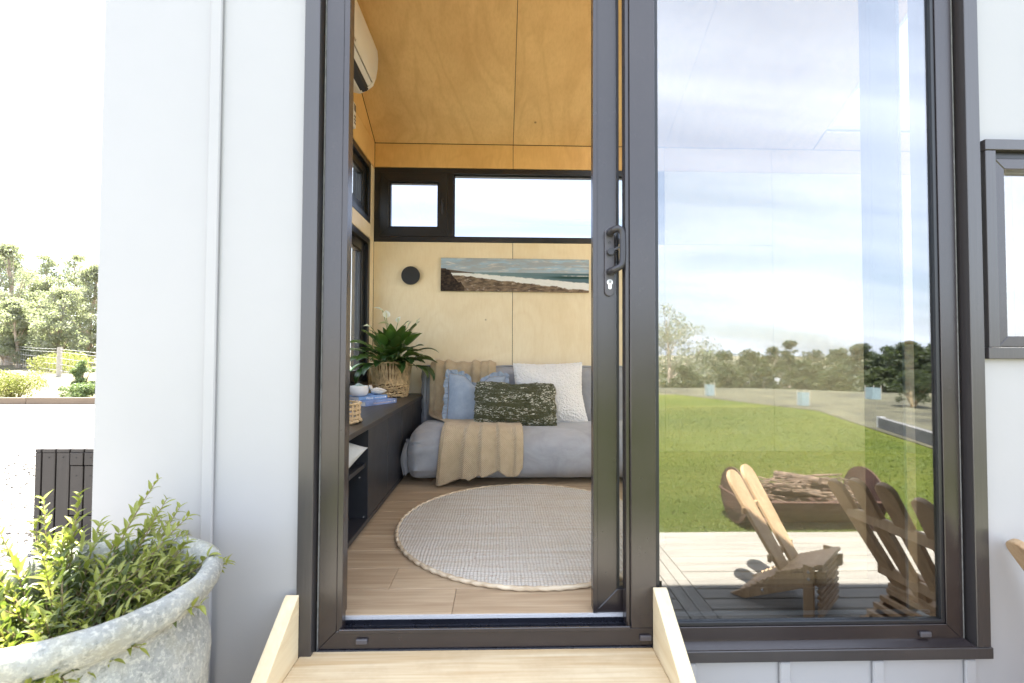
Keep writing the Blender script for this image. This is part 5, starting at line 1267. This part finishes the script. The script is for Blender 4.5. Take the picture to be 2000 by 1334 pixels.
def tree(name, x, y, top, width, label, group, mat='gum', n=5200, leaf=0.17, base=0.18, slim=1.0, cat='tree', trunk_mat='bark', clumps=46, thick=1.0):
    z0 = float(hz(x, y)); H = top-z0
    t = thing(name, (x, y, z0), label, cat, group)
    lean = np.array([random.uniform(-.05, .05), random.uniform(-.05, .05)])*H; r0 = 0.028*H*thick
    tp = [np.array([x+lean[0]*s*s+0.02*H*math.sin(s*6+x), y+lean[1]*s*s, z0-0.15+H*0.9*s]) for s in np.linspace(0, 1, 9)]
    tr = MB().tube(tp, [r0*(1-0.85*s) for s in np.linspace(0, 1, 9)], 8)
    C = []; Rd = []
    for i in range(clumps):
        s = base+(1-base)*random.random()**0.85; env = math.sin(math.pi*min(1, max(0.05, (s-base*0.6)/(1.04-base*0.6)))**0.75)*0.92+0.12
        a = random.uniform(0, 2*math.pi); r = width/2*env*random.uniform(.25, 1.0); q = tp[min(8, int(s*0.9/0.9*8))]
        c = np.array([q[0]+r*math.cos(a), q[1]+r*math.sin(a), z0+H*min(s, 0.97)]); k = random.uniform(.10, .19)*width*(1.1-0.35*s); C.append(c); Rd.append((k, k, k*0.72*slim))
        if i % 4 == 0:
            s2 = max(0.1, s-0.18); b = tp[min(8, int(s2*8))]; tr.tube([b, b*0.5+c*0.5+np.array([0, 0, 0.03*H]), c], [r0*0.32*(1-s*0.6), r0*0.2*(1-s*0.6), r0*0.05], 6)
    tr.build('trunk', M[trunk_mat], t, smooth=60)
    leaf_cloud('crown', M[mat], t, C, Rd, n, leaf)
    return t
def at(px, d): return (px-976)/889*d, -1.3+d
G1 = 'gum trees beyond the paddock'
specs = [(14, 27, 6.5, 4.2, 'tall pale gum tree behind the fence with forked pale trunk', 'gum', 1.5), (47, 25, 6.55, 2.7, 'tallest slender gum crown behind the golden bush', 'gum', 1.0), (78, 30, 5.6, 3.2, 'short dense gum tree between two taller crowns', 'gum', 1.0), (108, 28, 6.55, 2.5, 'narrow pointed gum tree left of the white wall', 'gum', 1.0), (136, 24, 4.0, 2.6, 'low dark green gum in front of the taller row', 'gum', 1.0), (168, 29, 6.9, 2.8, 'gum tree closest to the white house wall', 'gum', 1.0), (195, 26, 5.6, 2.6, 'gum tree half hidden by the white house wall', 'gum', 1.0), (-30, 28, 6.2, 3.4, 'gum tree at the far left edge of the picture', 'gum', 1.0), (60, 23.5, 3.4, 2.2, 'bushy young gum under the tall trees beside the fence post', 'gum', 1.0)]
for px, d, top, w, lab, mt, tk in specs:
    x, y = at(px, d); tree('gum_tree', x, y, top, w, lab, G1, mt, 13000, 0.13, 0.10, clumps=90, thick=tk)
def shrub(name, x, y, z0, w, h, mat, label, n=2600, leaf=0.06, group=None, clumps=26, cat='shrub'):
    t = thing(name, (x, y, z0), label, cat, group); C = []; Rd = []; st = MB()
    for i in range(clumps):
        a = random.uniform(0, 2*math.pi); r = w/2*math.sqrt(random.random())*0.8; zz = z0+h*random.uniform(.15, .85)*(1-0.35*(r/(w/2))); c = np.array([x+r*math.cos(a), y+r*math.sin(a), zz]); k = 0.16*w*random.uniform(.6, 1.2); C.append(c); Rd.append((k, k, k*0.8))
        if i % 3 == 0: st.tube([(x, y, z0-0.03), (x*0.5+c[0]*0.5, y*0.5+c[1]*0.5, z0+(zz-z0)*0.6), c], [0.02*h+0.004, 0.012*h+0.003, 0.003], 5)
    st.build('stems', M['shrub_stem'], t); leaf_cloud('foliage', M[mat], t, C, Rd, n, leaf, 0.5, 0.0); return t
for px, d, w, h, mt, lab in ((62, 11.9, 1.35, 0.98, 'yellowfol', 'golden yellow feathery bush behind the timber edging'), (-6, 12.3, 0.95, 1.05, 'yellowfol', 'golden bush cut by the left picture edge'), (172, 11.7, 0.85, 0.62, 'greenfol', 'low fresh green shrub beside the white wall corner'), (184, 14.5, 0.7, 1.15, 'greenfol', 'upright pale green shrub behind the low green one'), (148, 21.5, 2.8, 0.95, 'yellowfol', 'round yellow green bush behind the wire fence')):
    x, y = at(px, d); shrub('garden_shrub', x, y, float(hz(x, y)), w, h, mt, lab, 4200, 0.05 if d < 16 else 0.09)
# --- behind the camera: what the big pane reflects
def mat_(px, d): return (px-976)/889*d, 0.08-(d-1.3)
G2_ = 'trees along the far side of the lawn'
rt = [(1306, 30, 598, 170, 'gum', 'tall loose gum tree at the left of the reflected tree line'), (1375, 33, 690, 110, 'olive', 'low olive tree beside the tall reflected gum'), (1425, 38, 686, 95, 'olive', 'rounded olive crown left of the grey shed roof'), (1470, 30, 684, 90, 'olive', 'bushy tree rising behind the pale tree guard'), (1520, 36, 678, 80, 'darkfol', 'dark crown right above the grey shed roof'), (1552, 33, 664, 60, 'darkfol', 'pointed dark tree in the middle of the reflected line'), (1600, 36, 684, 90, 'darkfol', 'broad dark crown right of the pointed tree'), (1650, 31, 682, 90, 'olive', 'olive tree in the right half of the reflected line'), (1696, 28, 672, 80, 'darkfol', 'dark tree behind the right tree guard'), (1745, 24, 676, 85, 'darkfol', 'thick dark tree near the right end of the line'), (1800, 19, 668, 85, 'darkfol', 'nearest dark tree at the right edge of the pane'), (1860, 22, 660, 100, 'darkfol', 'dark tree beyond the right edge of the pane'), (1580, 27, 705, 80, 'olive', 'low olive bush before the reflected trees'), (1430, 26, 712, 80, 'olive', 'low pale bush beneath the rounded olive crown'), (1250, 34, 620, 150, 'gum', 'gum tree partly behind the door mullion reflection'), (1340, 24, 720, 80, 'olive', 'low scrub under the tall reflected gum'), (1500, 25, 722, 70, 'darkfol', 'dark scrub beside the grey shed'), (1650, 24, 716, 90, 'olive', 'grey green scrub behind the mulch bank'), (1730, 20, 722, 80, 'olive', 'olive scrub at the right of the mulch bank')]
for px, d, yt, wpx, mt, lab in rt:
    x, y = mat_(px, d); tree('tree', x, y, 0.78+(690-yt)/889*d, wpx/889*d, lab, G2_, mt, 7000, 0.19, 0.03, clumps=70)
C = []; Rd = []
for i in range(520):
    px = random.uniform(1130, 2050); d = random.uniform(42, 60); x, y = mat_(px, d); k = random.uniform(1.2, 2.6); top = 0.78+(690-random.uniform(684, 706)-5*math.sin(px*0.03))/889*d
    C.append((x, y, random.uniform(float(hz(x, y)), top-k*0.6))); Rd.append((k, k, k*0.7))
fwd = leaf_cloud('distant_wood', M['darkfol'], None, C, Rd, 30000, 0.42, 0.5, 0.0); tag(fwd, 'far belt of dark trees closing the view behind the lawn', 'wood'); fwd['kind'] = 'stuff'
x, y = mat_(1800, 10.5); shrub('garden_shrub', x, y, -0.49, 0.95, 1.15, 'darkfol', 'dark upright shrub in the mulch by the reflected wall', 3800, 0.05)
for px, py, s, lab in ((1390, 775, 0.20, 'pale blue tree guard farthest left at the lawn edge'), (1577, 795, 0.18, 'pale blue tree guard in the middle of the mulch bed'), (1718, 781, 0.25, 'wide pale blue tree guard near the dark trees')):
    d = 1.27*889/(py-691); x, y = mat_(px, d); t = thing('tree_guard', (x, y, -0.486), lab, 'tree guard', 'tree guards in the mulch')
    p = [(-s/2, -s/2), (s/2, -s/2), (s/2, s/2), (-s/2, s/2)]; m = MB()
    for i in range(4):
        a, b = p[i], p[(i+1) % 4]; m.prism([(a[0], 0), (b[0], 0), (b[0], 0.42), (a[0], 0.42)], (lambda u, v, w, a=a, b=b: (x+u, y+a[1]+(b[1]-a[1])*((u-a[0])/(b[0]-a[0])) if abs(b[0]-a[0]) > 1e-6 else y, -0.486+v)) if abs(b[0]-a[0]) > 1e-6 else (lambda u, v, w, a=a, b=b: (x+a[0], y+0, -0.486+v)), 0, 0) if False else m.beam((x+a[0], y+a[1], -0.32), (x+b[0], y+b[1], -0.32), 0.004, 0.32)
    m.build('sleeve', M['guard'], t)
    for i in range(3): MB().tube([(x+p[i][0], y+p[i][1], -0.50), (x+p[i][0], y+p[i][1], -0.10)], 0.012, 6).build('stake', M['post'], t)
RT = thing('retaining_wall', (6.0, -4.6, -0.49), 'low grey concrete sleeper wall along the lawn edge', 'wall')
a0, a1 = np.array([6.55, -6.3]), np.array([5.25, -2.6])
for k in range(2):
    A, B = a0+(a1-a0)*(k/2), a0+(a1-a0)*((k+1)/2-0.006)
    for j in range(1): MB().beam((A[0], A[1], -0.40+j*0.182), (B[0], B[1], -0.40+j*0.182), 0.09, 0.178).build('concrete_sleeper', M['concrete'], RT, bevel=0.004)
for k in range(3): A = a0+(a1-a0)*(k/2); MB().box(A[0]-0.04, A[0]+0.04, A[1]-0.05, A[1]+0.05, -0.5, -0.30).build('steel_post', M['wire'], RT)
x, y = mat_(1500, 33); z = float(hz(x, y)); SHD = thing('garden_shed', (x, y, z), 'small grey shed with pale hipped roof among the trees', 'shed')
MB().box(x-1.0, x+1.0, y-1.0, y+1.0, z, -1.35).build('wall', M['shedwall'], SHD)
m = MB().add([(x-1.35, y-1.35, -1.35), (x+1.35, y-1.35, -1.35), (x+1.35, y+1.35, -1.35), (x-1.35, y+1.35, -1.35), (x-0.4, y, -0.78), (x+0.4, y, -0.78)], [(0, 1, 5, 4), (1, 2, 5), (2, 3, 4, 5), (3, 0, 4), (3, 2, 1, 0)]); m.build('roof', M['shedroof'], SHD)
MB().box(x-0.4, x+0.4, y+1.001, y+1.03, z, -1.75).build('door', M['roofmetal'], SHD)

# --- slatted lounge chairs on the deck
def lounge(n_back, w, half, reach=0.60, fr=0.30):
    t = thing('lounge_chair', (0, 0, 0), '-', 'chair')
    def plank(poly, fn, a, b, name, p=None): return MB().prism(poly, fn, a, b).build(name, M['chair'], p or t, bevel=0.004, seg=2)
    for i in range(9):                                              # seat slats from the front edge down to the back
        s = i/8; x = fr-(fr+0.16)*s; z = 0.335-0.115*s
        MB().hexa([(x-0.016, -half, z), (x+0.016, -half, z+0.008), (x+0.016, half, z+0.008), (x-0.016, half, z), (x-0.016, -half, z+0.022), (x+0.016, -half, z+0.030), (x+0.016, half, z+0.030), (x-0.016, half, z+0.022)]).build('seat_slat', M['chair'], t, bevel=0.003)
    for i in range(7):                                              # cross slats down the rear
        s = i/6; x = -0.175-0.20*s; z = 0.20-0.165*s
        MB().box(x-0.009, x+0.009, -half, half, z, z+0.022).build('rear_slat', M['chair'], t, bevel=0.002)
    for i in range(8):                                              # and down the front between the legs
        z = 0.31-0.036*i; MB().box(fr-0.014, fr+0.006, -half, half, z-0.010, z+0.010).build('front_slat', M['chair'], t, bevel=0.002)
    for k in range(n_back):                                         # back slats with round tops, slightly fanned
        kk = k-(n_back-1)/2; L = reach-0.02*abs(kk)**1.6; n = 12
        ol = [(-w*0.72, 0), (w*0.72, 0), (w, L)]+[(w*math.cos(math.pi*j/n), L+w*math.sin(math.pi*j/n)) for j in range(1, n)]+[(-w, L)]
        f = kk*0.06; lean = R(30); st = 2*half/n_back
        def fn(u, v, q, kk=kk, f=f):
            yy_ = kk*st+u*math.cos(f)+v*math.sin(f); h = v*math.cos(f)-u*math.sin(f); return (-0.125-h*math.sin(lean)-q*math.cos(lean), yy_, 0.205+h*math.cos(lean)-q*math.sin(lean))
        plank(ol, fn, 0, 0.022, 'back_slat')
    for z, x in ((0.285, -0.196), (0.54, -0.345)): MB().box(x-0.02, x, -half-0.01, half+0.01, z, z+0.045).build('back_rail', M['chair'], t, bevel=0.003)
    for s in (-1, 1):
        MB().box(fr-0.08, fr-0.025, s*(half+0.012)-0.0105, s*(half+0.012)+0.0105, 0.0, 0.345).build('front_leg', M['chair'], t, bevel=0.003)
        MB().prism([(fr+0.03, 0.33), (fr+0.03, 0.26), (-0.36, 0.0), (-0.45, 0.0), (-0.17, 0.205), (-0.17, 0.228)], lambda u, v, q: (u, q, v), s*(half-0.012)-0.0095, s*(half-0.012)+0.0095).build('side_rail', M['chair'], t, bevel=0.003)
        for x, z in ((fr-0.05, 0.27), (fr-0.05, 0.31), (-0.24, 0.11)): MB().tube([(x, s*(half+0.023), z), (x, s*(half+0.031), z)], 0.008, 8).build('bolt', M['nickel'], t)
    return t
LC = lounge(2, 0.088, 0.190, 0.60, 0.06)
LC.location = (1.486, -0.735, -0.418); LC.rotation_euler = (0, 0, R(50)); LC.scale = (0.76,)*3; LC['label'] = 'sunlit timber slat lounge chair reflected in the middle of the pane'; LC['group'] = 'timber lounge chairs on the deck'
L2 = lounge(5, 0.040, 0.24); L2.scale = (0.96,)*3; L2.location = (1.84, -0.325, -0.418); L2.rotation_euler = (0, 0, R(-7)); L2['label'] = 'timber lounge chair at the right picture edge against the wall'; L2['group'] = 'timber lounge chairs on the deck'

# --- drum fire pit with kindling
FP_ = thing('fire_drum', (2.35, -2.05, -0.49), 'rusty steel half drum fire pit full of sticks on the lawn', 'fire pit')
cx, cyy, cz, rD, hl = 2.26, -2.02, -0.275, 0.195, 0.49
m = MB(); n = 20; P = np.zeros((n+1, 2, 3))
for th0, rr0 in ((0, rD), (1, rD-0.006)):
    for i in range(n+1):
        a = math.pi+math.pi*i/n
        for j, xx in enumerate((cx-hl, cx+hl)): P[i, j] = (xx, cyy+rr0*math.cos(a), cz+rr0*math.sin(a))
    m.grid(P.copy() if th0 == 0 else P[::-1].copy())
m.build('trough', M['rust'], FP_, smooth=50)
for s in (-1, 1):
    MB().tube([(cx+s*hl, cyy, cz), (cx+s*(hl+0.012), cyy, cz)], rD+0.008, 40).build('end_plate', M['rust'], FP_, smooth=40)
    MB().tube([(cx+s*(hl+0.02), cyy-0.16, cz+0.02), (cx+s*(hl+0.05), cyy-0.14, cz+0.02), (cx+s*(hl+0.05), cyy+0.14, cz+0.02), (cx+s*(hl+0.02), cyy+0.16, cz+0.02)], 0.008, 6).build('handle', M['rust'], FP_)
    for q in (-1, 1): MB().beam((cx+s*0.36, cyy+q*0.15, cz-0.12), (cx+s*0.42, cyy+q*0.26, -0.49), 0.03, 0.03).build('leg', M['rust'], FP_)
for q in (-1, 1): MB().tube([(cx-hl, cyy+q*rD, cz), (cx+hl, cyy+q*rD, cz)], 0.009, 8).build('rim', M['rust'], FP_)
m = MB()
for i in range(70):
    a = random.gauss(0, .5); L = random.uniform(.18, .42); c = Vector((cx+random.uniform(-.34, .36), cyy+random.uniform(-.10, .10), cz+random.uniform(-.05, .12))); d = Vector((math.cos(a), math.sin(a), random.uniform(-.25, .3))).normalized()
    m.tube([c-d*L/2, c+Vector((random.uniform(-.02, .02), random.uniform(-.02, .02), .01)), c+d*L/2], [random.uniform(.003, .009)]*3, 5)
o = m.build('kindling_pile', M['stick'], None); tag(o, 'tangled pile of dry sticks heaped in the rusty fire drum', 'sticks'); o['kind'] = 'stuff'
for i, (dx, dy, a, r) in enumerate(((-.05, .02, 20, .03), (.14, -.03, -25, .035), (.02, -.06, 60, .028))):
    c = Vector((cx+dx, cyy+dy, cz+0.02+0.045*i)); d = Vector((math.cos(R(a)), math.sin(R(a)), 0.06)); o = MB().tube([c-d*0.16, c, c+d*0.16], [r, r*1.05, r*.95], 9).build('firewood_log', M['stick'], None, smooth=60); tag(o, 'split firewood log resting among sticks in the fire drum', 'log', 'logs in the fire drum')
